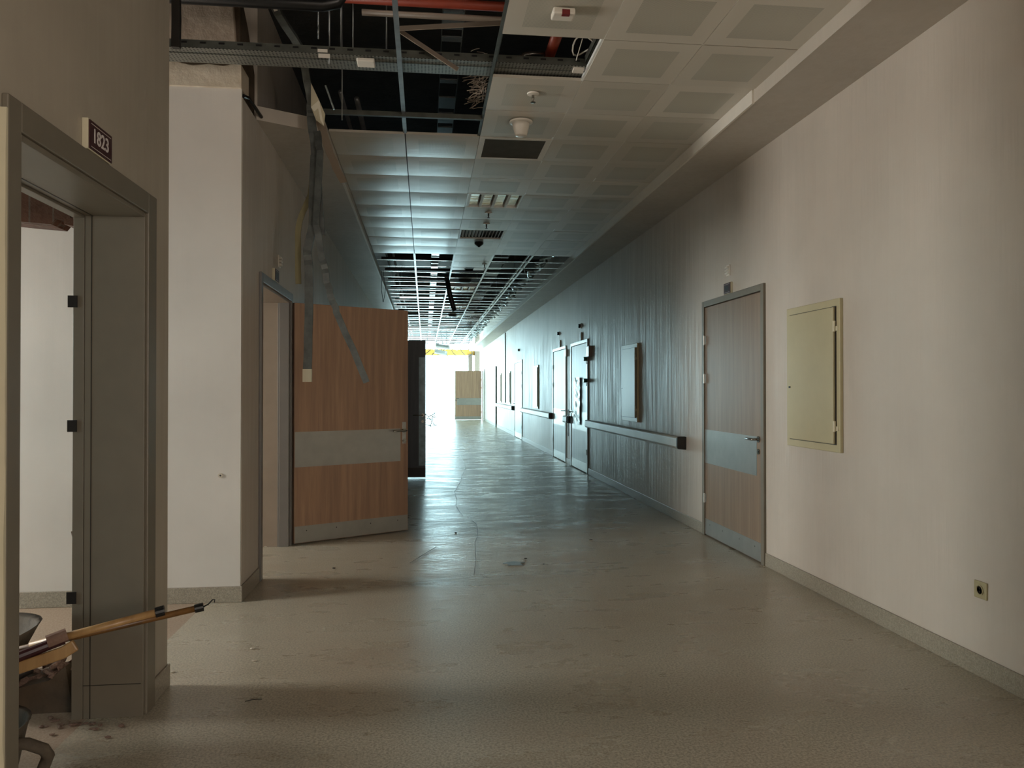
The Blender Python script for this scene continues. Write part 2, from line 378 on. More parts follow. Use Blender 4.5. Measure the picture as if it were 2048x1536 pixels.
# rooms on the left (outer wall with windows, partitions)
bm = bmesh.new(); XO = -6.5
def outer(bm, segs, wins):
    for a, b in segs: box(bm, XO - .2, XO, a, b, 0, ZT)
outer(bm, [(-5.4, 1.0), (2.4, 3.75), (4.95, 5.4), (7.1, 10.9)], None)
for a, b in ((1.0, 2.4), (3.75, 4.95), (5.4, 7.1)): box(bm, XO - .2, XO, a, b, 0, .95); box(bm, XO - .2, XO, a, b, 2.55, ZT)
tag(obj('wall_outer', bm, 'wall_near'), 'outer wall of the left rooms with windows', 'wall', kind='structure')
for i, (a, b) in enumerate(((1.0, 2.4), (3.75, 4.95), (5.4, 7.1))):
    wd = thing('window_%d' % (i + 1), 'white framed window of a left room', 'window', (XO - .1, a, .95), kind='structure')
    L = b - a
    obj('window_frame', B((0, .06, 0, .06, 0, 1.6), (0, .06, L - .06, L, 0, 1.6), (0, .06, 0, L, 0, .06), (0, .06, 0, L, 1.54, 1.6), (0, .05, L/2 - .03, L/2 + .03, 0, 1.6)), 'white', wd)
tag(obj('wall_partition', B((-6.5, XL - TH, 7.2, 7.35, 0, ZT), (-6.5, XL - TH, 10.9, 11.0, 0, ZT), (-5, XL - TH, 16.9, 17.0, 0, ZT), (-5, XL - TH, 20.9, 21.0, 0, ZT), (-5, XL - TH, 24.9, 25.0, 0, ZT), (-5, XL - TH, 27.0, 27.15, 0, ZT), (-5, -4.8, 11, 27.1, 0, ZT)), 'wall_near'),
    'partitions between the left rooms', 'wall', kind='structure')

# soffits
tag(obj('trim_2', B((2.22, XR, 2.0, 38.5, ZS, ZC + .02)), 'soffit'), 'boxed plaster soffit along the right wall', 'soffit', kind='structure')
bm = bmesh.new()
poly_prism(bm, [(XL, 5.71), (-.76, 5.95), (-.76, 28.0), (XL, 28.0)], 'z', ZS, ZC + .01)
tag(obj('trim_3', bm, 'soffit'), 'boxed plaster soffit along the left wall, torn at its near end', 'soffit', kind='structure')
tag(obj('trim_4', B((-.775, -.757, 5.98, 28.0, ZS - .006, ZS + .012), (2.205, 2.222, 5.0, 38.5, ZS - .004, ZC)), 'white'), 'bright metal edge trims of the soffits', 'trim', kind='structure')
bm = bmesh.new(); tube(bm, [at(487, 192, 5.32), at(497, 196, 5.42), at(523, 234, 5.72)], .012)
tag(obj('edge_bead', bm, 'black'), 'black torn edge bead at the near end of the left soffit', 'trim')
# skirtings (coved terrazzo strip)
def skirt(name, pts, label):
    bm = bmesh.new(); sweep(bm, pts, [(0, 0), (.012, 0), (.012, .1), (.004, .11), (0, .11)], sidev=None); return bm
def sk_box(bm, x0, x1, y0, y1): box(bm, x0, x1, y0, y1, 0, .105)
R_DOORS = [('door_4', YR(1532), YR(1408), 'closed wooden door on the right wall beside the cream hatch', 'wood_r', 'L', 'frame', 'steel'),
           ('door_5', YR(1177), YR(1143), 'pale closed door with crumpled film taped to it, right wall', 'tealdoor', 'R', 'steel_frame', 'steel'),
           ('door_6', YR(1133), YR(1107), 'pale closed door with far-side hinges, right wall behind the filmed door', 'tealdoor', 'L', 'steel_frame', 'steel'),
           ('door_7', YR(1045), YR(1030), 'farthest closed pale door on the right wall', 'tealdoor', 'R', 'steel_frame', 'steel')]
bm = bmesh.new()
rd = [(a, b) for _, a, b, *_ in R_DOORS]
y = -5.4
for a, b in rd + [(YEND_R, 0)]:
    sk_box(bm, XR - .012, XR, y, a)
    y = b
tag(obj('baseboard_right', bm, 'base', bev=.004), 'speckled skirting along the right wall', 'baseboard', kind='structure')
bm = bmesh.new()
for a, b in ((-5.4, 2.39), (3.60, YJ + .01), (YP - .01, 5.80), (7.2, 11.1), (12.5, 14.6), (16.1, 18.6)): sk_box(bm, XL, XL + .012, a, b)
tag(obj('baseboard_left', bm, 'base', bev=.004), 'speckled skirting along the left wall', 'baseboard', kind='structure')
tag(obj('baseboard_passage', B((-8.2, XL + .012, YP - .012, YP, 0, .105), (-1.49, XL, YJ, YJ + .012, 0, .105)), 'base', bev=.004), 'speckled skirting of the side passage', 'baseboard', kind='structure')

# ================================================================ DOORS
def lever(leaf, x, y, side, z=1.0, flip=1, mat='chrome'):
    """lever handle + rosettes on a leaf face; y = face position, side = outward direction in local y, flip = lever direction in x"""
    bm = bmesh.new(); tube(bm, [(x, y, z), (x, y + side * .05, z), (x + flip * .02, y + side * .058, z), (x + flip * .13, y + side * .055, z), (x + flip * .14, y + side * .045, z)], .0095)
    obj('handle', bm, mat, leaf, smooth=True)
    bm = bmesh.new(); tube(bm, [(x, y, z), (x, y + side * .008, z)], .026, 18)
    tube(bm, [(x, y, z - .1), (x, y + side * .008, z - .1)], .022, 18)
    tube(bm, [(x, y, z - .1), (x, y + side * .012, z - .1)], .008, 8)
    obj('lock_rosette', bm, mat, leaf)
def add_leaf(door, hx, W, Hh, angle, wood, dirx=1, hy=.0, plates=True, rosette=True, plate_mat='steel', edge=None):
    """leaf in local frame of door; hinge at hx, leaf extends dirx; thickness .045 into +y"""
    W2 = W * dirx
    a, b = sorted((0, W2))
    lf = obj('leaf', B((a, b, 0, .045, .012, Hh)), wood, door, bev=.003)
    lf.location = (hx, hy, 0); lf.rotation_euler = (0, 0, angle)
    if plates:
        p0, p1 = sorted((dirx * .004, dirx * (W - .085))); k0, k1 = sorted((dirx * .004, dirx * (W - .004)))
        for yf, nm in ((-.002, ''), (.045, '')):
            obj('push_plate', B((p0, p1, yf, yf + .002, .70, 1.02)), plate_mat, lf)
            bmk = B((k0, k1, yf, yf + .002, .016, .165))
            obj('kick_plate', bmk, plate_mat, lf)
            bm = bmesh.new()
            for s in (.1, .35, .65, .9):
                xx = dirx * W * s; yo = yf - .001 if yf < 0 else yf + .002
                tube(bm, [(xx, yo, .12), (xx, yo + .0015, .12)], .005, 8)
            obj('plate_screws', bm, 'dark', lf)
    hd = dirx * (W - .045)
    lever(lf, hd, 0, -1, flip=-dirx); lever(lf, hd, .045, 1, flip=-dirx)
    for z in (.36, 1.51, 1.88):
        bm = bmesh.new(); tube(bm, [(-dirx * .006, -.008, z - .045), (-dirx * .006, -.008, z + .045)], .009, 12)
        box(bm, min(0, dirx * .03), max(0, dirx * .03), -.004, 0, z - .04, z + .04)
        obj('hinge', bm, 'steel', lf)
    return lf
def door_frame(door, W, Hh, fw, dep, mat, proj=.018, lining=None, gap=.0):
    """architrave on the wall face plus jamb lining; opening from x=0..W, z=0..Hh"""
    bm = B((-fw, 0, -proj, .012, 0, Hh + fw), (W, W + fw, -proj, .012, 0, Hh + fw), (0, W, -proj, .012, Hh, Hh + fw))
    obj('architrave', bm, mat, door, bev=.004)
    bm = B((-.0, .018, .0, dep, 0, Hh), (W - .018, W, .0, dep, 0, Hh), (.018, W - .018, .0, dep, Hh - .018, Hh))
    obj('jamb_lining', bm, lining or mat, door, bev=.002)
    bm = B((.018, .032, .055, .1, 0, Hh - .018), (W - .032, W - .018, .055, .1, 0, Hh - .018), (.018, W - .018, .055, .1, Hh - .032, Hh - .018))
    obj('door_stop', bm, mat, door)
# door_1 : room 1823, no leaf, left wall. local x -> +Y
d = thing('door_1', 'open grey-brown door frame of room 1823, leaf missing', 'doorway', (XL, D1a, 0), RL, kind='structure')
W1 = D1b - D1a
obj('architrave', B((-.075, 0, -.02, .0, 0, D1h + .09), (W1, W1 + .10, -.02, .0, 0, D1h + .09), (0, W1, -.02, .0, D1h, D1h + .09)), 'frame', d, bev=.004)
obj('jamb_lining', B((0, .02, -.01, .25, 0, D1h), (W1 - .02, W1, -.01, .235, 0, D1h), (.02, W1 - .02, -.01, .235, D1h - .02, D1h)), 'frame', d, bev=.002)
obj('inner_frame', B((W1 - .022, W1, .236, .281, 0, D1h), (0, .02, .236, .281, 0, D1h), (.02, W1 - .022, .236, .281, D1h - .03, D1h)), 'frame', d, bev=.002)
obj('panel_seam', B((W1 - .0215, W1 - .0200, .205, .208, 0, D1h - .02), (.02, W1 - .02, .2, .206, D1h - .0215, D1h - .02), (W1 - .0215, W1 - .0200, .0, .235, .14, .1425)), 'dark', d)
for z in (1.78, 1.25, .52):
    obj('hinge_plate', B((W1 - .028, W1 - .022, .262, .30, z - .028, z + .022)), 'dark', d)
# torn paint along the near edge of the frame
bm = bmesh.new(); r3 = random.Random(2)
pts = []; zz = .2
while zz < 2.25:
    pts.append((zz, r3.uniform(.004, .014))); zz += r3.uniform(.05, .14)
poly = [(-.0755, z) for z, q in pts] + [(-.0755 - q, z) for z, q in reversed(pts)]
poly_prism(bm, poly, 'y', -.019, -.0005)
obj('torn_paint_edge', bm, 'cream_e', d)
# room number sign 1823
def text_mesh(name, body, size, mat, parent, loc, rot, ext=.0006):
    cu = bpy.data.curves.new(name, 'FONT'); cu.body = body; cu.size = size; cu.extrude = ext; cu.align_x = 'CENTER'; cu.align_y = 'CENTER'; cu.offset = size * .012
    tmp = bpy.data.objects.new(name, cu); C.objects.link(tmp); dg = bpy.context.evaluated_depsgraph_get(); dg.update()
    me = bpy.data.meshes.new_from_object(tmp.evaluated_get(dg)); bpy.data.objects.remove(tmp)
    me.materials.clear(); me.materials.append(M[mat]); o = bpy.data.objects.new(name, me); C.objects.link(o)
    o.parent = parent; o.location = loc; o.rotation_euler = rot; return o
def plaque(loc, rz, label, number=None, w=.19, h=.105):
    s = thing('room_sign', label, 'sign', loc, rz)
    obj('back_plate', B((-w/2, w/2, -.022, -.0005, 0, h)), 'cream_e', s, bev=.002)
    obj('sign_face', B((-w/2 + .006, w/2, -.026, -.0222, .004, h - .004)), 'maroon', s)
    obj('sign_border', B((-w/2 + .016, w/2 - .01, -.0266, -.0262, h - .016, h - .014)), 'letter', s); obj('sign_border', B((-w/2 + .016, w/2 - .01, -.0266, -.0262, .012, .014)), 'letter', s)
    if number: text_mesh('sign_number', number, .072, 'letter', s, (0, -.0266, h * .5), (PI/2, 0, 0))
    else: obj('sign_slot', B((-w/4, w/4, -.0266, -.0262, h * .3, h * .7)), 'dark', s)
    return s
p = onx(187, 286, XL); plaque((XL, p.y, D1h + .092), RL, 'maroon room sign reading 1823 above the near left doorway', '1823', .20, .11)

def add_door(name, wallx, ya, yb, label, kindwood, hinge, angle=0, Hh=2.2, fw=.06, fmat='frame', rz=None, dep=.2, lining=None):
    W = yb - ya
    if wallx > 0: loc = (XR, yb, 0); r = RR
    else: loc = (XL, ya, 0); r = RL
    d = thing(name, label, 'door', loc, r, kind='structure')
    door_frame(d, W, Hh, fw, dep, fmat, lining=lining)
    if hinge == 'L': add_leaf(d, .02, W - .04, Hh - .02, angle, kindwood, 1, hy=-.004 if wallx > 0 else -.03)
    elif hinge == 'R': add_leaf(d, W - .02, W - .04, Hh - .02, angle, kindwood, -1, hy=-.004)
    return d
# right wall doors: set INTO the wall => cut not needed: door body sits proud by a few mm, frame depth is inside the wall
def right_door(name, ya, yb, label, wood, hinge, Hh=2.2, fmat='frame', fw=.055, pl=True, proj=.022, plate='steel'):
    W = yb - ya
    d = thing(name, label, 'door', (XR, yb, 0), RR, kind='structure')
    obj('architrave', B((0, fw, -proj, 0, 0, Hh + fw), (W - fw, W, -proj, 0, 0, Hh + fw), (fw, W - fw, -proj, 0, Hh, Hh + fw)), fmat, d, bev=.003)
    obj('rebate', B((fw, W - fw, -.003, -.001, 0, Hh)), 'dark', d)
    w = W - 2 * fw - .012
    lf = add_leaf(d, fw + .006 if hinge == 'L' else W - fw - .006, w, Hh - .008, 0, wood, 1 if hinge == 'L' else -1, hy=-.012, plate_mat=plate, plates=pl)
    return d
# the leaf is .045 thick: thin it for wall-mounted doors by letting it sit in a recess cut in the wall
def cut(wall, boxes):
    bm = bmesh.new()
    for b in boxes: box(bm, *b)
    bmesh.ops.recalc_face_normals(bm, faces=bm.faces)
    me = bpy.data.meshes.new('cutter'); bm.to_mesh(me); bm.free(); o = bpy.data.objects.new('cutter', me); C.objects.link(o)
    m = wall.modifiers.new('cut', 'BOOLEAN'); m.operation = 'DIFFERENCE'; m.object = o; m.solver = 'EXACT'
    dg = bpy.context.evaluated_depsgraph_get(); dg.update()
    me2 = bpy.data.meshes.new_from_object(wall.evaluated_get(dg)); wall.modifiers.clear(); wall.data = me2; bpy.data.objects.remove(o)
M['tealdoor'] = make_wood('pale_laminate', '8f8f86', 'a2a198', 'afaea4')
M['steel_frame'] = plain('pale_grey_frame', '8b8c86', .3, .3, .05)
wr = bpy.data.objects['wall_right']
cut(wr, [(XR - .1, XR + .12, a + .05, b - .05, -.1, 2.2) for _, a, b, *_ in R_DOORS])
doors = {}
for n, a, b, lab, wd, hg, fm, pm in R_DOORS: doors[n] = right_door(n, a, b, lab, wd, hg, fmat=fm, plate_mat=pm) if False else right_door(n, a, b, lab, wd, hg, fmat=fm, plate=pm)
for dn in doors.values():     # dark recess behind each leaf moves to the back of the cut
    for ch in dn.children:
        if ch.name.startswith('rebate'): ch.location = (0, .115, 0)

# door_2: left, open toward the viewer
d = thing('door_2', 'open wooden door with steel plates, nearest on the left', 'door', (XL, D2a, 0), RL, kind='structure')
W = D2b - D2a
obj('architrave', B((-.06, 0, -.02, 0, 0, D2h + .07), (W, W + .07, -.02, 0, 0, D2h + .07), (0, W, -.02, 0, D2h, D2h + .07)), 'frame_g', d, bev=.004)
obj('jamb_lining', B((0, .02, 0, TH + .01, 0, D2h), (W - .02, W, .10, TH + .01, 0, D2h), (.02, W - .02, 0, TH + .01, D2h - .02, D2h)), 'lining', d, bev=.002)
obj('hinge_jamb', B((W - .03, W, 0, .085, 0, D2h), (W - .024, W, .085, .10, 0, D2h)), 'frame_g', d, bev=.003)
# leaf: hinge world (XL-ish, 7.0), end at about (-.19, 7.7)
h0 = Vector((-1.195, 7.17)); e0 = Vector((-.19, 7.76)); ang = math.atan2(e0.y - h0.y, e0.x - h0.x)
# local frame RL: world = R(90)*local ; leaf built along -x local (dirx=-1): direction angle = 180 + a + 90
la = ang - (PI/2 + PI)
lf = add_leaf(d, h0.y - D2a, (e0 - h0).length, 2.19, la, 'wood', -1, hy=-(h0.x - XL))
lf['label'] = 'open wooden leaf with steel push and kick plates'
obj('handle_plate', B((-(e0 - h0).length + .026, -(e0 - h0).length + .066, .0452, .052, .87, 1.085)), 'steel', lf, bev=.002)
# door_3: left, seen behind, edge strip with painted reflection
d = thing('door_3', 'second open door on the left, dark, with a shiny edge strip coloured as a reflection', 'door', (XL, 12.4 - 1.24, 0), RL, kind='structure')
W = 1.24
obj('architrave', B((-.06, 0, -.02, 0, 0, 2.27), (W, W + .06, -.02, 0, 0, 2.27), (0, W, -.02, 0, 2.2, 2.27)), 'frame_g', d, bev=.004)
M['slate'] = make_wood('dark_slate_laminate', '3a3f46', '454a52', '50555c')
lf3 = add_leaf(d, W + .02, 1.19, 2.19, (PI/2 - .03) - (PI/2 + PI) - PI/2, 'slate', -1, hy=-.03, plates=False)
obj('kick_plate', B((-1.18, -.01, .0452, .047, .016, .165)), 'dark', lf3)
# edge strip on the leaf, its bright reflection painted as pale blue
es = obj('reflection_strip', B((-.1, 0, .0, .005, 0, 1.72)), 'strip_reflection', lf3, bev=.001); es.location = (-1.085, .0475, .2)
# door_8: far right, open leaf facing the viewer
d = thing('door_8', 'far open wooden door standing across the right side of the corridor', 'door', (XR, 36.1, 0), RR, kind='structure')
obj('architrave', B((-.02, .06, -.03, 0, 0, 2.35), (1.25, 1.31, -.03, 0, 0, 2.35), (.06, 1.25, -.03, 0, 2.28, 2.35)), 'frame_g', d, bev=.004)
lf8 = add_leaf(d, -.03, 1.25, 2.3, -PI/2, 'wood', 1, hy=-.06)

# call lamps & plaques
def call_lamp(loc, rz, label, mat='white', k=1.0):
    s = thing('call_lamp', label, 'lamp', loc, rz)
    obj('housing', B((-.035, .035, -.012, 0, -.05, .05)), mat, s, bev=.003)
    bm = bmesh.new()
    for j in range(3): box(bm, -.03, .03, -.03, -.0122, -.035 + j * .026, -.019 + j * .026)
    obj('lens', bm, mat, s, bev=.003)
    return s
q = onx(557, 523, XL); call_lamp((XL, q.y, q.z), RL, 'small ribbed white call lamp above the left open door')
q = onx(548, 553, XL); plaque((XL, q.y, 2.272), RL, 'dark room sign on top of the left open door frame', None, .16, .1)
q = onx(1458, 541, XR); call_lamp((XR, q.y, q.z), RR, 'small white call lamp above the wooden right door')
q = onx(1459, 571, XR); plaque((XR, q.y, 2.257), RR, 'small dark room sign above the wooden right door', None, .15, .1)
def dome(px, py, label):
    q = onx(px, py, XR); bm = bmesh.new()
    s = thing('indicator_lamp', label, 'lamp', (XR, q.y, q.z), RR)
    tube(bm, [(0, 0, 0), (0, -.012, 0)], .045, 16); obj('base', bm, 'white', s)
    bm = bmesh.new(); tube(bm, [(0, -.0125, 0), (0, -.03, 0), (0, -.05, 0)], .034, 16); obj('bulb', bm, 'black', s, bev=.008)
dome(1162, 652, 'round black indicator lamp above the filmed door'); dome(1119, 667, 'round black indicator lamp above the second pale door'); dome(1039, 700, 'round black indicator lamp above the farthest pale door')
for px, lab in ((1163, 'small dark room sign above the filmed door'), (1121, 'small dark room sign above the second pale door')):
    q = onx(px, 683, XR); plaque((XR, q.y, 2.257), RR, lab, None, .12, .14)
def wallbox(name, x, ytop, ybot, wdt, dep, label, cat, mat):
    a = onx(x, ytop, XR); b = onx(x, ybot, XR)
    s = thing(name, label, cat, (XR, a.y, b.z), RR); hh = a.z - b.z
    obj('body', B((-wdt/2, wdt/2, -dep, 0, 0, hh)), mat, s, bev=.004); obj('cover', B((-wdt/2 + .01, wdt/2 - .01, -dep - .004, -dep - .0002, .01, hh - .01)), 'steel_frame', s, bev=.001)
wallbox('junction_box', 1181, 692, 714, .22, .05, 'flat grey wall box right of the filmed door', 'box', 'lining')
wallbox('junction_box', 1134.5, 699, 713, .16, .04, 'flat grey wall box right of the second pale door', 'box', 'white')
for px, py, lab in ((1177, 718, 'upper dark green knob on the edge of the filmed door'), (1177, 761, 'lower dark green knob on the edge of the filmed door')):
    q = onx(px, py, XR); bm = bmesh.new(); tube(bm, [(XR - .001 - .022, q.y, q.z), (XR - .06, q.y, q.z), (XR - .085, q.y, q.z)], .035, 14)
    tag(obj('door_knob', bm, 'green', bev=.01), lab, 'knob')
# taped film on door_5
bm = bmesh.new(); n = 14; r4 = random.Random(8); g = {}
for i in range(n + 1):
    for j in range(7):
        yy_ = YR(1151) - .55 * j / 6 + r4.uniform(-.02, .02) * (1 if j in (0, 6) else .3); z = 1.62 - .83 * i / n
        g[i, j] = bm.verts.new((XR - .018 - .02 * abs(r4.random()) - .006, yy_, z))
for i in range(n):
    for j in range(6): bm.faces.new((g[i, j], g[i+1, j], g[i+1, j+1], g[i, j+1]))
o = obj('plastic_film', bm, 'plastic'); md = o.modifiers.new('s', 'SOLIDIFY'); md.thickness = .002
tag(o, 'crumpled transparent film taped over the pale door', 'film')
bm = bmesh.new(); pts = [(XR - .08 + .0 * k, (YR(1143) - .1) + .06 * math.cos(k * PI / 6), .98 + .06 * math.sin(k * PI / 6)) for k in range(13)]
tube(bm, pts, .008, 6); tube(bm, [(XR - .08, (YR(1143) - .1), .92), (XR - .08, (YR(1143) - .1), .55)], .008, 6)
tag(obj('wire_loop', bm, 'dark'), 'wire loop hanging from the handle of the filmed door', 'wire')

# handrails
def handrail(y0, y1, label, near=True, far=False):
    s = thing('handrail', label, 'handrail', (XR, y1, .78), RR, 0)
    s['group'] = 'wall handrails on the right'
    L = y1 - y0; bm = bmesh.new()
    poly_prism(bm, [(-.03, .0), (-.085, .008), (-.095, .03), (-.095, .115), (-.08, .132), (-.03, .13)], 'x', 0, L - .03)
    obj('rail', bm, 'handrail', s, bev=.004)
    bm = bmesh.new(); poly_prism(bm, [(-.002, -.002), (-.088, .006), (-.099, .03), (-.099, .115), (-.08, .135), (-.002, .135)], 'x', L - .03, L + .012)
    obj('end_cap', bm, 'dark', s, bev=.006)
    nb = max(2, int(L / 1.2) + 1)
    for k in range(nb):
        x = .08 + (L - .2) * k / (nb - 1); obj('bracket', B((x - .03, x + .03, -.031, 0, .03, .10)), 'dark', s)
handrail(YR(1372), YR(1178) - .1, 'nearest grey handrail, beside the wooden right door')
handrail(YR(1143) + .02, YR(1134) - .02, 'short stub of handrail between the two pale doors')
handrail(YR(1107) + .05, YR(1046), 'grey handrail beyond the second pale door')
handrail(YR(1029), YR(994), 'farthest grey handrail on the right wall')

# hatches
def hatch(y0, y1, z0, z1, label, mat='cream', hingeside='R', mat_e='cream_e', proj=.025):
    W = y1 - y0; Hh = z1 - z0; s = thing('wall_hatch', label, 'access panel', (XR, y1, z0), RR, 0)
    b = .055
    obj('frame', B((0, W, -proj, 0, 0, Hh)), mat, s, bev=.004)
    obj('gap', B((b - .006, W - b + .016, -proj - .001, -proj + .001, b - .006, Hh - b + .006)), 'dark', s)
    pd = obj('panel', B((b, W - b, -proj - .016, -proj - .0012, b, Hh - b)), mat, s, bev=.003)
    obj('lock', B((b + .012, b + .035, -proj - .019, -proj - .0162, Hh * .42, Hh * .42 + .014)), 'dark', pd)
    for z in (Hh * .82, Hh * .17):
        bm = bmesh.new(); tube(bm, [(W - b + .008, -proj - .012, z - .035), (W - b + .008, -proj - .012, z + .035)], .009, 10); box(bm, W - b, W - b + .04, -proj - .006, -proj - .0002, z - .03, z + .0)
        obj('hinge', bm, mat_e, s)
    return s
hatch(YR(1687), YR(1580), .99, 2.0, 'large cream metal access hatch on the right wall, nearest the viewer')
hatch(YR(1278), YR(1247), .99, 2.0, 'pale access hatch above the nearest handrail', 'tealpanel' if 'tealpanel' in M else 'cream')
hatch(YR(1078), YR(1069), .95, 2.0, 'access hatch between the second and farthest pale doors')
hatch(24.2, 25.0, .95, 2.0, 'access hatch just beyond the farthest pale door')
hatch(27.2, 27.9, .95, 2.0, 'farthest access hatch beside the dark wall joint')
# vertical joints
tag(obj('trim_5', B((XR - .03, XR, 25.75, 25.85, .97, 3.33)), 'dark'), 'dark vertical conduit on the right wall', 'trim', kind='structure')
tag(obj('trim_6', B((XR - .05, XR, 29.0, 29.12, 0, 2.3)), 'dark'), 'dark vertical joint far down the right wall', 'trim', kind='structure')
# socket
q = onx(1964, 1180, XR)
s = thing('wall_socket', 'cream electrical socket low on the near right wall', 'socket', (XR, q.y, q.z), RR)
obj('plate', B((-.042, .042, -.012, 0, -.042, .042)), 'socket', s, bev=.004)
bm = bmesh.new(); lathe(bm, [(.024, 0), (.027, .004), (.021, .004), (.019, .0)], 24); o = obj('socket_ring', bm, 'socket', s); o.rotation_euler = (PI/2, 0, 0); o.location = (0, -.0125, 0)
obj('pin_hole', T(([(0, -.0125, .009), (0, -.0135, .009)], .006), ([(0, -.0125, -.009), (0, -.0135, -.009)], .006)), 'black', s)

# ================================================================ CEILING
XC = [-.76, -.16, .44, 1.03, 1.63, 2.22]
Y0 = 4.38
ords = ['first', 'second', 'third', 'fourth', 'fifth', 'sixth', 'seventh', 'eighth', 'ninth', 'tenth', 'eleventh', 'twelfth', 'thirteenth', 'fourteenth', 'fifteenth', 'sixteenth', 'seventeenth']
coln = ['leftmost column', 'second column from the left', 'middle column', 'second column from the right', 'rightmost column']
def tile_mesh(w, l, bow):
    bm = bmesh.new(); n = 8; g = {}
    for i in range(n + 1):
        for j in range(n + 1):
            u, v = i / n - .5, j / n - .5
            z = -bow * (1 - (2*v) ** 2) * (1 - .3 * (2*u) ** 2) + .0
            g[i, j] = bm.verts.new((u * w, v * l, z))
    for i in range(n):
        for j in range(n): bm.faces.new((g[i, j], g[i, j+1], g[i+1, j+1], g[i+1, j]))
    e = [x for x in bm.edges if x.is_boundary]
    r = bmesh.ops.extrude_edge_only(bm, edges=e)
    for v in r['geom']:
        if isinstance(v, bmesh.types.BMVert): v.co.z += .02; v.co.x *= .995; v.co.y *= .995
    me = bpy.data.meshes.new('ceiling_tile'); bmesh.ops.recalc_face_normals(bm, faces=bm.faces); bm.to_mesh(me); bm.free()
    me.materials.append(M['tile'])
    return me
tmesh = [tile_mesh(.592, .592, b) for b in (.004, .008, .006, .002)]
first = {0: 3, 1: 3, 2: -3, 3: -3, 4: -3}; last = {0: 12, 1: 12, 2: 14, 3: 12, 4: 12}
special = {(2, 0), (2, 3), (2, 6), (2, 9)}
def tile(c, k, label, name='ceiling_tile'):
    o = bpy.data.objects.new(name, tmesh[(k + c) % 3 if c < 2 else 3]); C.objects.link(o)
    o.location = ((XC[c] + XC[c+1]) / 2, Y0 + .6 * k + .3, ZC + rnd.uniform(-.001, .002))
    o.rotation_euler = (rnd.uniform(-.004, .004), rnd.uniform(-.003, .003), 0)
    return tag(o, label, 'ceiling tile', 'perforated metal ceiling tiles')
for c in range(5):
    cnt = 0
    for k in range(first[c], last[c]):
        if (c, k) in special: continue
        tile(c, k, 'white perforated metal ceiling tile, %s, %s from the near end' % (coln[c], ords[cnt])); cnt += 1
# runners
def runner(x, y0, y1, label, z=ZC, mat='tee', w=.022):
    bm = bmesh.new(); poly_prism(bm, [(-w/2, 0), (w/2, 0), (w/2, .002), (.002, .002), (.002, .038), (-.002, .038), (-.002, .002), (-w/2, .002)], 'y', y0, y1)
    o = obj('ceiling_runner', bm, mat); o.location = (x, 0, z); return tag(o, label, 'ceiling rail', 'long runners of the ceiling grid')
for i, lab in ((1, 'leftmost'), (2, 'second'), (3, 'third'), (4, 'rightmost')):
    runner(XC[i], 11.58, 39.5, '%s long white runner of the bare ceiling grid' % lab, ZC - .002, w=.03)
runner(XC[4] - .05, 11.6, 39.5, 'thin extra runner doubled beside the rightmost long runner', ZC + .01, w=.016)
runner(XC[1], 3.0, 6.2, 'steel runner crossing the near ceiling opening', ZC + .01, 'galv', .03)
runner(XC[2] - .012, 3.0, 6.2, 'steel runner along the right edge of the near ceiling opening', ZC + .01, 'galv_dull', .02)
runner(XC[2] + .0, 4.38, 5.0, 'short steel runner beside the single missing tile', ZC + .03, 'galv_dull', .02)
for i in (3, 4): runner(XC[i], 3.0, 11.58, 'long runner showing between the %s tile columns' % ('middle and right' if i == 3 else 'two rightmost'), ZC + .002, w=.02)
# cross tees (one object each)
tm = bmesh.new()
sweep(tm, [(-.3, 0, 0), (.3, 0, 0)], [(-.022, .001), (.022, 0), (.022, .004), (-.022, .004)], sidev=(0, 1, 0))
M['tee_cross'] = plain('polished_tee_enamel', 'eceeea', .2, .6, .02)
tee0 = obj('cross_tee', tm, 'tee_cross')
usedt = False
for c in range(5):
    for k in range(last[c] + (1 if c != 2 else 1), 58):
        if rnd.random() < .06 and k > 16: continue
        if usedt: t_ = tee0.copy(); C.objects.link(t_)
        else: t_ = tee0; usedt = True
        t_.location = ((XC[c] + XC[c+1]) / 2, Y0 + .6 * k + rnd.uniform(-.01, .01), ZC + rnd.uniform(-.004, .006)); t_.rotation_euler = (0, rnd.uniform(-.01, .01), rnd.uniform(-.02, .02))
        tag(t_, 'white cross tee of the bare ceiling grid, %s' % coln[c], 'ceiling rail', 'cross tees of the bare grid')
        t_.scale = ((XC[c+1] - XC[c] - .02) / .6, 1, 1)
bm = bmesh.new(); box(bm, -.75, .43, 5.78, 5.81, ZC + .0, ZC + .035)
tag(obj('cross_rail', bm, 'galv_dull', bev=.002), 'steel cross rail spanning the near ceiling opening', 'ceiling rail')
bm = bmesh.new(); sweep(bm, [at(800, 62, 4.75), at(916, 139, 4.80)], [(-.02, -.002), (.02, -.002), (.02, .002), (-.02, .002)], sidev=(0, .5, 1))
tag(obj('brace_strip', bm, 'lining'), 'beige diagonal brace in the near ceiling opening', 'strip')
bm = bmesh.new(); sweep(bm, [at(798, 57, 4.6), at(1003, 46, 4.55)], [(-.02, -.002), (.02, -.002), (.02, .002), (-.02, .002)], sidev=(0, .5, 1))
tag(obj('brace_strip', bm, 'lining'), 'beige level brace meeting the diagonal one', 'strip')

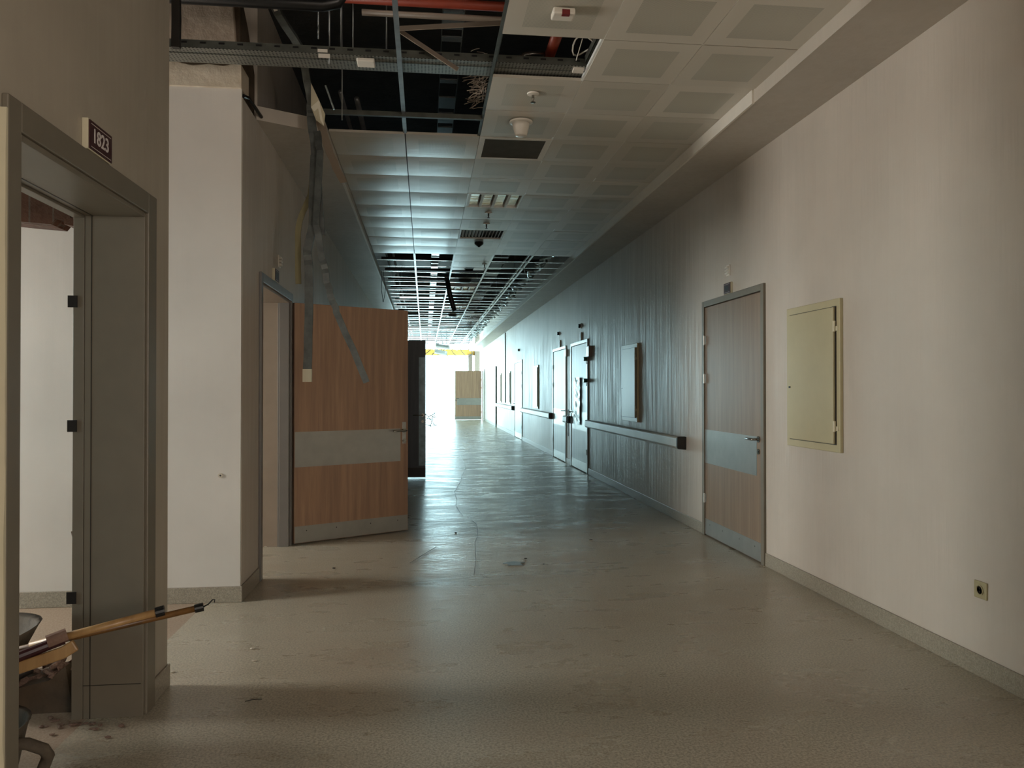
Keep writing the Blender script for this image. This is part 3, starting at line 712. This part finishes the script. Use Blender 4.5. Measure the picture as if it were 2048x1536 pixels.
# ceiling devices
def ceil_empty(name, px, py, label, cat, z=ZC):
    q = onz(px, py, z); return thing(name, label, cat, (q.x, q.y, z))
s = ceil_empty('alarm_indicator', 1126, 22, 'white ceiling alarm unit with a red lens', 'alarm', ZC - .006)
obj('housing', B((-.06, .06, -.045, .045, -.035, 0)), 'white', s, bev=.008); obj('lens', B((-.012, .03, -.046, -.02, -.039, -.012)), 'redled', s)
def sprinkler(px, py, label, mat='chrome', k=1.0):
    s = ceil_empty('sprinkler', px, py, label, 'sprinkler', ZC - .006)
    bm = bmesh.new(); lathe(bm, [(.042 * k, 0), (.04 * k, -.008), (.012, -.012)], 24); obj('escutcheon', bm, 'white', s, smooth=False)
    bm = bmesh.new(); lathe(bm, [(.009, -.0122), (.009, -.035), (.006, -.05), (.006, -.058), (.018, -.060), (.018, -.063), (.002, -.065)], 16); obj('nozzle', bm, mat, s)
sprinkler(1066, 187, 'chrome sprinkler head in the tile before the cone detector')
sprinkler(977, 425, 'small sprinkler head just beyond the louvred light', 'dark'); sprinkler(973, 447, 'small sprinkler head before the air vent', 'dark'); sprinkler(969, 528, 'small sprinkler on the last middle tile', 'dark')
s = ceil_empty('smoke_detector', 1042, 243, 'white cone shaped detector hanging from the ceiling tile', 'detector', ZC - .006)
bm = bmesh.new(); lathe(bm, [(.088, 0), (.088, -.012), (.07, -.016)], 32); obj('mounting_ring', bm, 'white', s, bev=.003)
bm = bmesh.new(); lathe(bm, [(.066, -.0162), (.062, -.04), (.045, -.105), (.040, -.11), (.01, -.112)], 32); obj('cone', bm, 'white', s, smooth=True)
s = ceil_empty('smoke_detector', 958, 484, 'small dark faceted detector just beyond the air vent', 'detector', ZC - .006)
bm = bmesh.new(); lathe(bm, [(.06, 0), (.06, -.03), (.01, -.07)], 8); obj('body', bm, 'dark', s)
# flat grille panel (row 3)
def panel_base(c, k, label, name, cat):
    s = thing(name, label, cat, ((XC[c] + XC[c+1]) / 2, Y0 + .6 * k + .3, ZC))
    return s
s = panel_base(2, 3, 'dark square return air grille in a pale frame', 'air_grille', 'grille')
obj('frame', B((-.296, -.25, -.296, .296, 0, .02), (.25, .296, -.296, .296, 0, .02), (-.25, .25, -.296, -.25, 0, .02), (-.25, .25, .25, .296, 0, .02)), 'white', s, bev=.002)
obj('mesh_panel', B((-.25, .25, -.25, .25, .004, .01)), 'mesh', s)
def louvre(c, k, label, tilt=0, z=0.0):
    s = panel_base(c, k, label, 'ceiling_light', 'light'); s['group'] = 'louvred ceiling lights'; s.location.z += z
    s.rotation_euler = (tilt, tilt * .6, 0)
    obj('frame', B((-.296, -.28, -.296, .296, 0, .07), (.28, .296, -.296, .296, 0, .07), (-.28, .28, -.296, -.28, 0, .07), (-.28, .28, .28, .296, 0, .07), (-.28, .28, -.28, .28, .066, .07)), 'tee', s)
    for i in range(4):
        x = -.21 + .14 * i; bm = bmesh.new(); r = random.Random(i)
        for j in range(12):
            y = -.27 + .045 * j; box(bm, x - .045, x + .045, y, y + .04, .012 + r.uniform(0, .008), .02 + r.uniform(0, .01))
        obj('reflector', bm, 'louvre', s)
    obj('divider', B(*[(-.285 + .14 * i, -.255 + .14 * i, -.28, .28, .002, .03) for i in range(5)]), 'white', s)
    return s
louvre(2, 6, 'louvred fluorescent light set in the tiled ceiling')
s = panel_base(2, 9, 'square slatted air vent with dark gaps', 'air_vent', 'vent')
obj('frame', B((-.296, -.27, -.296, .296, 0, .02), (.27, .296, -.296, .296, 0, .02), (-.27, .27, -.296, -.27, 0, .02), (-.27, .27, .27, .296, 0, .02)), 'white', s, bev=.002)
obj('backing', B((-.27, .27, -.27, .27, .05, .055)), 'black', s)
for i in range(12):
    x = -.24 + .0437 * i; bm = bmesh.new(); sgn = -1 if i < 6 else 1
    hl = .26
    sweep(bm, [(x, -hl, .02), (x, hl, .02)], [(-.012, -.012 * sgn), (-.010, -.014 * sgn), (.012, .012 * sgn), (.010, .014 * sgn)], sidev=(1, 0, 0)); obj('slat', bm, 'tee', s)
# far fixtures along the middle column
for k, lab, tl, dz in ((18, 'louvred light in the bare grid, nearest one', .0, 0), (24, 'louvred light in the bare grid, second one', 0, 0), (28, 'louvred light in the bare grid, third one', 0, 0),
                       (36, 'louvred light in the bare grid, fourth one', .0, 0), (47, 'hanging louvred light tilted down near the far end', .22, -.22), (53, 'farthest louvred light tilted down beside the exit', .3, -.3)):
    louvre(2, k, lab, tl, dz)
for k, lab in ((16, 'dark loudspeaker plate in the middle grid column'), (27, 'dark loudspeaker plate far down the middle grid column')):
    s = panel_base(2, k, lab, 'ceiling_speaker', 'speaker')
    obj('plate', B((-.29, .29, -.29, .29, 0, .01)), 'mesh', s); bm = bmesh.new(); lathe(bm, [(.12, 0), (.12, -.02), (.09, -.05), (.02, -.055)], 20); obj('cone', bm, 'dark', s)
for (c, k, a, b, lab) in ((2, 14, -.29, -.05, 'torn left piece of a white ceiling tile'), (2, 14, .08, .29, 'torn right piece of a white ceiling tile'), (1, 21, -.28, .28, 'loose white panel lying across the grid'), (0, 21, -.1, .29, 'loose white panel end by the left soffit'), (2, 19, -.29, .29, 'white tile left alone in the grid'), (3, 30, -.25, .25, 'white tile left in the right part of the grid'), (3, 27, -.28, .2, 'pale tile left near the right trays'), (2, 33, -.29, .29, 'white tile left in the far middle column')):
    bm = bmesh.new(); poly_prism(bm, [(a, -.13), (b, -.16), (b - .04, -.02), (b, .14), (a, .16)], 'z', 0, .015)
    o = obj('tile_fragment', bm, 'tee'); o.location = ((XC[c] + XC[c+1]) / 2, Y0 + .6 * k + .25, ZC + .012); tag(o, lab, 'ceiling tile')

# ---- services above the ceiling
def ladder_tray(X, Z, w, y0, y1, step, label, rungmat='galv', railmat='galv_dull'):
    s = thing('cable_tray', label, 'cable tray', (X, y0, Z)); L = y1 - y0
    obj('side_rails', B((-w/2, -w/2 + .004, 0, L, 0, .05), (w/2 - .004, w/2, 0, L, 0, .05)), railmat, s)
    y = .02; k = 0; r0 = None
    while y < L - .3:
        if r0 is None: r0 = obj('rung', B((-w/2 + .004, w/2 - .004, 0, step * .4, 0, .012)), rungmat, s); q = r0
        else: q = r0.copy(); C.objects.link(q); q.parent = s
        q.location = (0, y, 0); q.scale = (1, 1.7 if (k // 3) % 2 else .45, 1); y += step; k += 1
ladder_tray(.19, 3.92, .15, 3.2, 39, .38, 'long ladder tray above the second grid column', 'bright')
ladder_tray(1.33, 3.72, .25, 9, 39, .62, 'long perforated tray above the right grid columns', 'perf')
def across_tray():
    s = thing('cable_tray', 'perforated steel tray crossing the near ceiling opening', 'cable tray', (-2.6, 4.84, 3.475))
    L = 3.66
    obj('tray_bottom', B((0, L, 0, .22, 0, .0025)), 'perf', s)
    obj('tray_side', B((0, L, 0, .0025, .0026, .05), (0, L, .2175, .22, .0026, .05), (0, L, .07, .075, -.004, -.0001)), 'galv_dull', s)
    r0 = obj('slot', B((.03, .065, -.001, -.0002, .028, .04)), 'black', s)
    for i in range(1, int(L / .11)): q = r0.copy(); C.objects.link(q); q.parent = s; q.location = (i * .11, 0, 0)
across_tray()
o = tag(obj('cable_tray', B((1.02, 1.1, 2.5, 5.1, 3.5, 3.504), (1.02, 1.024, 2.5, 5.1, 3.5, 3.55), (1.14, 1.144, 2.5, 5.1, 3.5, 3.55)), 'galv_dull'), 'narrow tray running away at the edge of the missing tile', 'cable tray')
tag(obj('cable_label', B((-.66, -.60, 4.837, 4.8385, 3.484, 3.504)), 'white'), 'white paper tag stuck on the crossing tray', 'tag')
tag(obj('cable_label', B((-.655, -.585, 4.832, 4.8345, 3.448, 3.474)), 'white'), 'lower white paper tag hanging under the crossing tray', 'tag')
q = at(732, 144, 4.9); tag(obj('tray_light', B((q.x - .055, q.x + .055, 4.85, 4.95, 3.447, 3.470)), 'white', bev=.006), 'small cream box under the crossing tray', 'box')
def pipe(name, pts, r, mat, label, cat='pipe', n=14):
    bm = bmesh.new(); tube(bm, pts, r, n); return tag(obj(name, bm, mat, smooth=True), label, cat)
pipe('sprinkler_pipe', [(-.85, 4.9, 3.86), (1.9, 4.9, 3.86)], .03, 'red', 'red sprinkler pipe crossing above the near opening')
pipe('insulated_pipe', [(-2.6, 4.9, 3.86), (-.851, 4.9, 3.86)], .03, 'plaster', 'pinkish wrapped pipe left of the red one')
pipe('insulated_pipe', [(-2.6, 4.8, 3.76), (-.62, 4.8, 3.76), (-.54, 4.8, 3.78), (-.5, 4.8, 3.84), (-.5, 4.8, 4.3)], .04, 'black', 'black insulated pipe bending upward over the opening')
pipe('conduit_pipe', [(-.4, 4.95, 3.80), (1.6, 4.95, 3.80)], .02, 'lining', 'beige conduit just below the red pipe')
pipe('sprinkler_pipe', [onz(1118, 60, 3.62), onz(1118, 60, 3.62) + Vector((-.0, .75, 0))], .035, 'red', 'short red pipe seen in the single missing tile')
q = onz(1118, 60, 3.62) + Vector((-.02, .35, 0))
bm = bmesh.new(); tube(bm, [q, q + Vector((-.1, 0, 0)), q + Vector((-.15, 0, -.01)), q + Vector((-.18, 0, -.06))], .018, 10)
tag(obj('pipe_elbow', bm, 'chrome', smooth=True), 'shiny elbow fitting branching off the short red pipe', 'pipe')
bm = bmesh.new(); c0 = onz(1168, 92, 3.56); tube(bm, [c0 + Vector((.07 * math.cos(t), .12 * math.sin(t), .02 * math.sin(2*t))) for t in [i * PI / 8 for i in range(17)]], .005, 6)
tube(bm, [c0 + Vector((-.03, -.1, 0)), c0 + Vector((-.03, -.1, -.0)) + Vector((.0, .25, -.06))], .003, 6)
tag(obj('loose_cable', bm, 'white'), 'white cable coil hanging in the single missing tile', 'cable')
q = onz(1158, 140, 3.47); tag(obj('socket_module', B((q.x - .04, q.x + .03, q.y - .03, q.y + .03, 3.46, 3.50), (q.x - .02, q.x + .01, q.y - .032, q.y - .03, 3.468, 3.474)), 'white', bev=.004), 'grey data socket hanging at the edge of the missing tile', 'socket')
pipe('conduit_pipe', [(-.55, 6.3, 3.75), (-.55, 38, 3.75)], .022, 'galv', 'thin steel conduit above the left grid column')
pipe('conduit_pipe', [(-.68, 6.3, 3.8), (-.68, 38, 3.8)], .018, 'galv', 'second steel conduit beside the left soffit')
pipe('conduit_pipe', [(1.85, 9, 3.75), (1.85, 38, 3.75)], .03, 'galv', 'steel conduit above the rightmost grid column')
# air ducts crossing
for i, (y, z0, hh, wd, lab) in enumerate(((15.6, 4.0, .3, .9, 'first'), (19.6, 4.0, .3, .6, 'second'), (23.0, 4.0, .3, .7, 'third'), (27.6, 4.0, .3, .9, 'fourth'), (32.5, 4.0, .3, .8, 'fifth'))):
    bm = B((-.75, 2.1, y, y + wd, z0, z0 + hh)); 
    for k in range(4): box(bm, -.75 + k * .9, -.72 + k * .9, y - .015, y + wd + .015, z0 - .015, z0 + hh + .015)
    tag(obj('air_duct', bm, 'galv_dull', bev=.004), '%s sheet metal duct crossing above the bare grid' % lab, 'duct')
# strut channels crossing; near ones coloured dark to paint in the void's shade
for i in range(22):
    y = 12.2 + i * 1.22; bm = B((-.75, 2.15, y, y + .04, 3.655, 3.66), (-.75, 2.15, y, y + .003, 3.655, 3.70))
    tag(obj('support_channel', bm, 'galv' if i > 9 else 'dark'), 'galvanised strut crossing above the bare grid, %s from the near end' % (ords + ['eighteenth', 'nineteenth', 'twentieth', 'twenty-first', 'twenty-second'])[i], 'strut', 'struts above the bare grid')
for i in range(26):
    y = 12.0 + i * 1.05; x = (-.55, .19, 1.33, 1.85)[i % 4] + rnd.uniform(-.1, .1); bm = bmesh.new(); tube(bm, [(x, y, 3.7), (x, y, ZT)], .006, 6)
    tag(obj('hanger_rod', bm, 'galv'), 'thin threaded hanger rod above the bare grid', 'rod', 'hanger rods above the bare grid')
for px, a, b, Yd, lab in ((659, 30, 128, 4.9, 'threaded rod holding the crossing tray'), (682, 80, 98, 5.0, 'threaded rod beside the dark pipe'), (706, 15, 95, 5.1, 'thin rod left of the long steel runner'), (773, 20, 98, 5.05, 'thin rod right of the long steel runner'), (637, 30, 78, 5.3, 'short rod deep in the near opening'), (684, 140, 240, 5.6, 'lowest thin rod in the near opening')):
    pipe('hanger_rod', [at(px, b, Yd), Vector((at(px, b, Yd).x, Yd, ZT))], .005, 'galv', lab, 'rod', 6)
bm = bmesh.new(); tube(bm, [at(651, 171, 5.5), at(656, 185, 5.5), at(668, 219, 5.5)], .007, 6); tag(obj('cable_tie', bm, 'foil'), 'shiny twisted strap hanging in the near opening', 'strap')
# shaggy insulation right edge of near opening
bm = bmesh.new(); r5 = random.Random(4)
for i in range(150):
    p0 = Vector((.42 + r5.uniform(-.06, .03), 5.2 + r5.uniform(0, .5), 3.52 + r5.uniform(-.03, .2))); d_ = Vector((r5.uniform(-.1, .0), r5.uniform(-.05, .05), r5.uniform(-.04, .03)))
    tube(bm, [p0, p0 + d_ * .5, p0 + d_ + Vector((0, 0, -.01))], .0025, 4)
tag(obj('torn_insulation', bm, 'lining'), 'shaggy torn insulation fibres at the edge of the opening', 'insulation', kind='stuff')
# crumpled foil cable bundle in rightmost column
bm = bmesh.new(); pts = []; y = 11.7; r6 = random.Random(9)
while y < 33: pts.append((1.93 + r6.uniform(-.09, .09), y, 3.54 + r6.uniform(-.03, .05))); y += r6.uniform(.08, .2)
tube(bm, pts, .028, 7); pts2 = [(p_[0] + r6.uniform(-.1, .1), p_[1] + .05, p_[2] + r6.uniform(-.04, .08)) for p_ in pts[::1]]; tube(bm, pts2, .014, 5)
tag(obj('cable_bundle', bm, 'foil'), 'crumpled foil wrapped cable bundle above the rightmost grid column', 'cable')
# dangling tube from grid (895,560)->(908,625)
bm = bmesh.new(); tube(bm, [at(893, 552, 14.0), at(899, 585, 14.0), at(906, 612, 14.0), at(909, 622, 14.0)], .045, 10); tag(obj('dangling_hose', bm, 'black', smooth=True), 'black hose dangling from the bare grid', 'hose')
bm = bmesh.new()
for sx in (0, 4): tube(bm, [at(764 + sx * .6, 540, 12.6), at(763 + sx * 2.0, 580, 12.6), at(766 + sx * .2, 604, 12.6)], .004, 5)
tag(obj('loose_cable', bm, 'dark'), 'thin wire looping down below the left soffit', 'wire')
# far tangled wires by the exit
for i, lab in enumerate(('leftmost', 'second', 'third', 'fourth', 'fifth', 'sixth', 'rightmost')):
    x = (.1, .45, .75, 1.05, 1.5, 1.95, 2.3)[i]; bm = bmesh.new(); yb = 37 + i * .5; zb = 3.5; pts = [(x, yb, ZT)]
    for k in range(7): pts.append((x + .16 * math.sin(k * .9 + i), yb, zb - k * (.09 + .03 * (i % 3))))
    tube(bm, pts, .018, 6); tag(obj('loose_cable', bm, 'dark'), '%s of the wires dangling by the bright exit' % lab, 'cable', 'wires dangling at the far end')

# far end
tag(obj('beam', B((-8.2, 2.9, 41, 41.3, 3.25, 3.56)), 'ochre'), 'yellow header beam above the bright far opening', 'beam', kind='structure')
tag(obj('column', B((2.30, 2.5, 40.8, 41.2, 0, 3.3)), 'brick'), 'brick pier beside the far opening', 'column', kind='structure')
tag(obj('column', B((2.62, 2.88, 40.6, 40.99, 0, ZT)), 'brick'), 'rightmost brick pier at the far opening', 'column', kind='structure')

# ================================================================ HANGING PROFILES (near left)
def strip(name, pts, prof, mat, label, sidev=(1, 0, 0), cat='metal profile'):
    bm = bmesh.new(); sweep(bm, pts, prof, sidev=sidev); return tag(obj(name, bm, mat), label, cat)
def jit(pts, n, a, seed):
    r = random.Random(seed); out = []
    for p0, p1 in zip(pts, pts[1:]):
        for k in range(n): out.append(p0.lerp(p1, k / n) + (Vector((r.uniform(-a, a), r.uniform(-a, a), 0)) if k else Vector()))
    out.append(pts[-1]); return out
strip('hanging_channel', jit([at(500, -95, 4.95), at(532, -20, 5.0), at(556, 30, 5.1), at(600, 100, 5.4), at(610, 140, 5.5), at(622, 210, 5.6)], 3, .003, 1), uprof(.05, .03), 'chan', 'dark bent channel sloping down from the ceiling opening')
q0 = at(560, 22, 4.98); strip('torn_strip', [at(541, -5, 4.9), at(548, 12, 4.98), at(552, 22, 5.0)], [(-.012, -.001), (.012, -.001), (.012, .001), (-.012, .001)], 'white', 'white scrap taped on the dark bent channel')
P = [at(622, 208, 5.6), at(622, 232, 5.62), at(630, 300, 5.62), at(636, 400, 5.62), at(641, 470, 5.62)]
strip('hanging_channel', jit(P, 4, .003, 3), uprof(.06, .03), 'chan', 'upper steel channel hanging from the torn soffit corner')
P = [at(629, 310, 5.60), at(626, 388, 5.57), at(625, 450, 5.55), at(614, 500, 5.55), at(617, 530, 5.55), at(617, 640, 5.55), at(614, 740, 5.55)]
vc = strip('hanging_channel', jit(P, 3, .003, 4), uprof(.056, .03), 'chan', 'vertical steel channel hanging in front of the open wooden door')
bm = bmesh.new(); sweep(bm, [at(614, 738, 5.545), at(614, 764, 5.545)], uprof(.062, .034), sidev=(1, 0, 0)); ce = obj('end_sleeve', bm, 'cream_e', vc); ce['label'] = 'pale sleeve'
P = [at(634, 262, 5.6), at(640, 300, 5.55), at(632, 450, 5.5), at(645, 520, 5.5), at(652, 555, 5.5), at(664, 600, 5.5), at(676, 632, 5.5), at(733, 765, 5.5)]
strip('hanging_channel', jit(P, 4, .006, 6), uprof(.045, .022), 'chan', 'twisted shiny channel angled down across the wooden door')
P = [at(628, 330, 5.66), at(621, 390, 5.68), at(600, 440, 5.7), at(596, 470, 5.7), at(597, 568, 5.7)]
strip('foam_strip', jit(P, 3, .003, 7), [(-.02, -.006), (.02, -.006), (.02, .006), (-.02, .006)], 'yellow_strip', 'yellowed strip hanging left of the vertical channel', cat='strip')
bm = bmesh.new(); a_ = [at(622, 166, 5.5), at(638, 200, 5.5), at(650, 228, 5.52), at(648, 252, 5.55), at(632, 240, 5.5), at(622, 214, 5.5)]
fr = [bm.verts.new(p_) for p_ in a_]; bk = [bm.verts.new(p_ + Vector((.0, .012, 0))) for p_ in a_]; n = len(a_)
bm.faces.new(fr); bm.faces.new(bk[::-1])
for i in range(n): bm.faces.new((fr[i], bk[i], bk[(i+1) % n], fr[(i+1) % n]))
tag(obj('torn_plasterboard', bm, 'cream_e'), 'pale pointed shard of plasterboard on the hanging channels', 'plasterboard')
strip('torn_plasterboard', jit([at(640, 240, 5.6), at(655, 290, 5.8), at(672, 335, 6.0), at(688, 364, 6.15)], 3, .004, 8), [(-.03, -.006), (.03, -.006), (.02, .006), (-.02, .006)], 'lining', 'narrow torn board strip along the left soffit edge', cat='plasterboard')
strip('hanging_profile', [at(352, -40, 4.1), at(353, 40, 4.1), at(352, 96, 4.1)], [(-.02, -.015), (.02, -.015), (.02, .015), (-.02, .015)], 'dark', 'dark upright profile at the top corner of the near left wall')

# ================================================================ NEAR LEFT: wheelbarrow, sticks, bucket, rubble
s = thing('wheelbarrow', 'dirty wheelbarrow just inside the 1823 doorway, tray half hidden', 'wheelbarrow', (-1.84, 3.2, -.05))
bm = bmesh.new(); rings = []
for (a, b, z) in ((.10, .12, .25), (.17, .17, .30), (.26, .23, .42), (.30, .26, .50), (.31, .27, .515), (.29, .25, .50), (.16, .15, .29)):
    rings.append([bm.verts.new((a * math.copysign(abs(math.cos(t)) ** .7, math.cos(t)), b * math.copysign(abs(math.sin(t)) ** .7, math.sin(t)), z)) for t in [2*PI*i/28 for i in range(28)]])
for r0, r1 in zip(rings, rings[1:]):
    for i in range(28): bm.faces.new((r0[i], r0[(i+1) % 28], r1[(i+1) % 28], r1[i]))
bm.faces.new(rings[0]); bm.faces.new(rings[-1]); obj('tray', bm, 'tub', s, smooth=True)
bm = T(([(-.2, -.35, .36), (-.2, -.1, .27), (-.2, .4, .22)], .016), ([(.12, -.35, .36), (.12, -.1, .27), (.12, .4, .22)], .016), ([(-.2, .4, .22), (.12, .4, .22)], .014)); obj('tube_frame', bm, 'dark', s)
bm = T(([(.12, -.1, .27), (.13, -.15, .066), (-.21, -.15, .066), (-.2, -.1, .27)], .014)); obj('leg', bm, 'dark', s)
bm = bmesh.new(); lathe(bm, [(.04, -.02), (.12, -.03), (.16, -.02), (.17, 0), (.16, .02), (.12, .03), (.04, .02)], 28); o = obj('wheel', bm, 'black', s, smooth=True); o.rotation_euler = (0, PI/2, 0); o.location = (-.04, .42, .225); o.scale = (1, 1, 1)
def P2(px, py, Y): return at(px, py, Y)
def stick(name, a, b, r, mat, label, cap=None, hook=False):
    s = thing(name, label, 'broomstick', a); L = b - a
    obj('pole', T(([Vector((0, 0, 0)), L * .5, L], r), n=14), mat, s, smooth=True)
    u = L.normalized()
    obj('end_cap', T(([L * 1.0 - u * .004, L + u * .028], r * 1.35), n=14), 'black', s)
    if hook:
        e = L + u * .028; z = Vector((0, 0, 1))
        obj('hook', T(([e, e + u * .018 + z * .006, e + u * .034 + z * .02, e + u * .042 + z * .018, e + u * .041 + z * .008], .0028), n=6), 'black', s)
    return s
stick('broomstick', P2(-60, 1322, 3.01), P2(392, 1217, 3.18), .0125, 'handle_brown', 'longer brown pole with a black cap and hook, poking out of the doorway', hook=True)
stick('broomstick', P2(60, 1293, 3.05), P2(314, 1225, 3.15), .0155, 'handle_wood', 'shorter pale pole with a black cap lying along the brown one')
s = thing('shovel', 'maroon metal shovel shaft with a pale wooden board, in the wheelbarrow', 'shovel', P2(20, 1320, 2.99))
L = P2(128, 1278, 3.07) - P2(20, 1320, 2.99)
obj('shaft', T(([Vector(), L], .02), n=12), M['maroon'], s)
o = obj('socket', T(([L * .68 + Vector((0, 0, .012)), L * 1.06 + Vector((0, 0, .012))], .026), n=12), 'rubble', s)
bm = bmesh.new(); L2 = P2(152, 1283, 3.05) - P2(20, 1320, 2.99); sweep(bm, [Vector((-.02, 0, -.045)), L2 * .8 + Vector((0, 0, -.028)), L2 + Vector((0, 0, -.012))], [(-.012, -.022), (.012, -.022), (.012, .022), (-.012, .022)], sidev=(0, 1, 0)); obj('board', bm, 'handle_wood', s, bev=.006)
# bucket with loop handle
s = thing('rubber_bucket', 'dirty black rubber bucket with a loop handle at the bottom left', 'bucket', (-1.57, 2.84, 0))
bm = bmesh.new(); lathe(bm, [(.14, .0), (.155, .05), (.185, .2), (.195, .24), (.2, .245), (.185, .238), (.13, .03)], 28); obj('body', bm, 'tub', s, smooth=True)
hpts = [(.17, -.06, .205), (.23, -.05, .20), (.27, -.02, .165), (.275, .0, .135), (.255, .01, .09), (.24, 0, .065), (.15, -.01, .06)]
obj('loop_handle', T((hpts, .02), n=10), 'tub', s, smooth=True)
# rubble pieces on the stub: individually built
def chunk(r, seed):
    bm = bmesh.new(); bmesh.ops.create_icosphere(bm, subdivisions=1, radius=r); rr = random.Random(seed)
    for v in bm.verts: v.co *= rr.uniform(.6, 1.2)
    for v in bm.verts: v.co.z *= .45
    me = bpy.data.meshes.new('rubble_chunk'); bm.to_mesh(me); bm.free(); me.materials.append(M['rubble']); return me
cm = [chunk(1, i) for i in range(6)]
r7 = random.Random(12)
for i in range(150):
    x = -1.57 - 1.1 * (i / 150) + r7.uniform(-.03, .03); o = bpy.data.objects.new('rubble_chunk', cm[i % 6]); C.objects.link(o)
    k = r7.uniform(.014, .035); o.scale = (k * 1.3, k, k); h_ = .105 + (.07 if x > -1.66 else .0) + .02 * math.sin(x * 9)
    o.location = (x, 3.57 + r7.uniform(0, .22), h_ + r7.uniform(0, .055)); o.rotation_euler = (r7.uniform(-.6, .6), r7.uniform(-.6, .6), r7.uniform(0, 6))
    tag(o, 'brown brick and plaster chip heaped on the low wall stub', 'rubble', 'rubble chips on the low wall stub')
for i in range(26):
    x = r7.gauss(-1.42, .09); y = r7.gauss(3.42, .05); o = bpy.data.objects.new('plaster_chip', cm[i % 6]); C.objects.link(o); k = r7.uniform(.004, .014)
    o.scale = (k * 1.4, k, k); o.location = (x, y, k * .4); o.rotation_euler = (0, 0, r7.uniform(0, 6)); tag(o, 'tiny plaster chip on the floor at the foot of the 1823 jamb', 'debris', 'chips at the foot of the 1823 jamb')
# floor debris
for i, (px, py, lab) in enumerate(((504, 1298, 'upper white chip on the floor before the passage'), (508, 1322, 'lower white chip on the floor before the passage'), (345, 1345, 'pale chip by the near left wall corner'), (1051, 1118, 'dark crumb beyond the blue scrap'), (1088, 1129, 'dark crumb right of the blue scrap'), (1182, 1080, 'dark crumb near the right side of the floor'), (667, 1137, 'dark crumb in front of the open wooden door'), (531, 1094, 'pale lump at the foot of the left door jamb'), (911, 1066, 'dark crumb in the middle of the floor'))):
    q = onz(px, py, 0); me = cm[i % 6].copy(); me.materials.clear(); me.materials.append(M['chip' if i in (0, 1, 2, 7) else 'dark'])
    o = bpy.data.objects.new('floor_crumb', me); C.objects.link(o); k = .011; o.scale = (k * 1.4, k, k); o.location = (q.x, q.y, .004); tag(o, lab, 'debris')
q = onz(1029, 1129, 0); bm = bmesh.new(); poly_prism(bm, [(-.06, -.04), (.06, -.04), (.05, .03), (.09, .05), (0, .09), (-.09, .04), (-.04, .02)], 'z', 0, .006)
o = obj('plastic_scrap', bm, 'blue'); o.location = (q.x, q.y, .001); tag(o, 'bluish plastic scrap lying on the corridor floor', 'scrap')
def wire(pts, label, r=.0018, mat='dark'):
    bm = bmesh.new(); tube(bm, [onz(x, y, .005) for x, y in pts], r, 5); tag(obj('floor_wire', bm, mat), label, 'wire')
wire([(920, 910), (928, 925), (932, 935), (925, 950), (920, 965), (909, 983), (914, 1000), (912, 1010), (920, 1025), (926, 1031)], 'long dark wire wandering along the corridor floor')
wire([(944, 1041), (953, 1048), (955, 1056), (956, 1068), (950, 1085), (952, 1120), (948, 1150)], 'dark wire curling nearer the viewer on the floor')
wire([(820, 1126), (845, 1110), (872, 1094)], 'short dark wire before the open wooden door')
wire([(490, 1403), (505, 1399), (524, 1398)], 'tiny dark curl on the near left floor', .002)
bm = bmesh.new(); c0 = onz(858, 850, .1); r8 = random.Random(3); tube(bm, [c0 + Vector((r8.uniform(-.35, .35), r8.uniform(-.5, .5), r8.uniform(-.08, .5))) for i in range(26)], .012, 5)
tag(obj('wire_tangle', bm, 'dark'), 'tangle of wire on the bright far floor', 'wire')
# holes in the wall of the pier
for px, py, r_, lab in ((441, 951, .016, 'drilled hole with a plug low on the pale passage wall'),):
    q = at(px, py, YP); bm = bmesh.new(); tube(bm, [(q.x, YP - .0005, q.z), (q.x, YP - .004, q.z)], r_, 12); o = tag(obj('wall_plug', bm, 'plaster_cream'), lab, 'wall plug')
    bm = bmesh.new(); tube(bm, [(0, -.0045, 0), (0, -.005, 0)], .006, 8); o2 = obj('hole', bm, 'black', o); o2.location = (q.x, YP - .0, q.z)
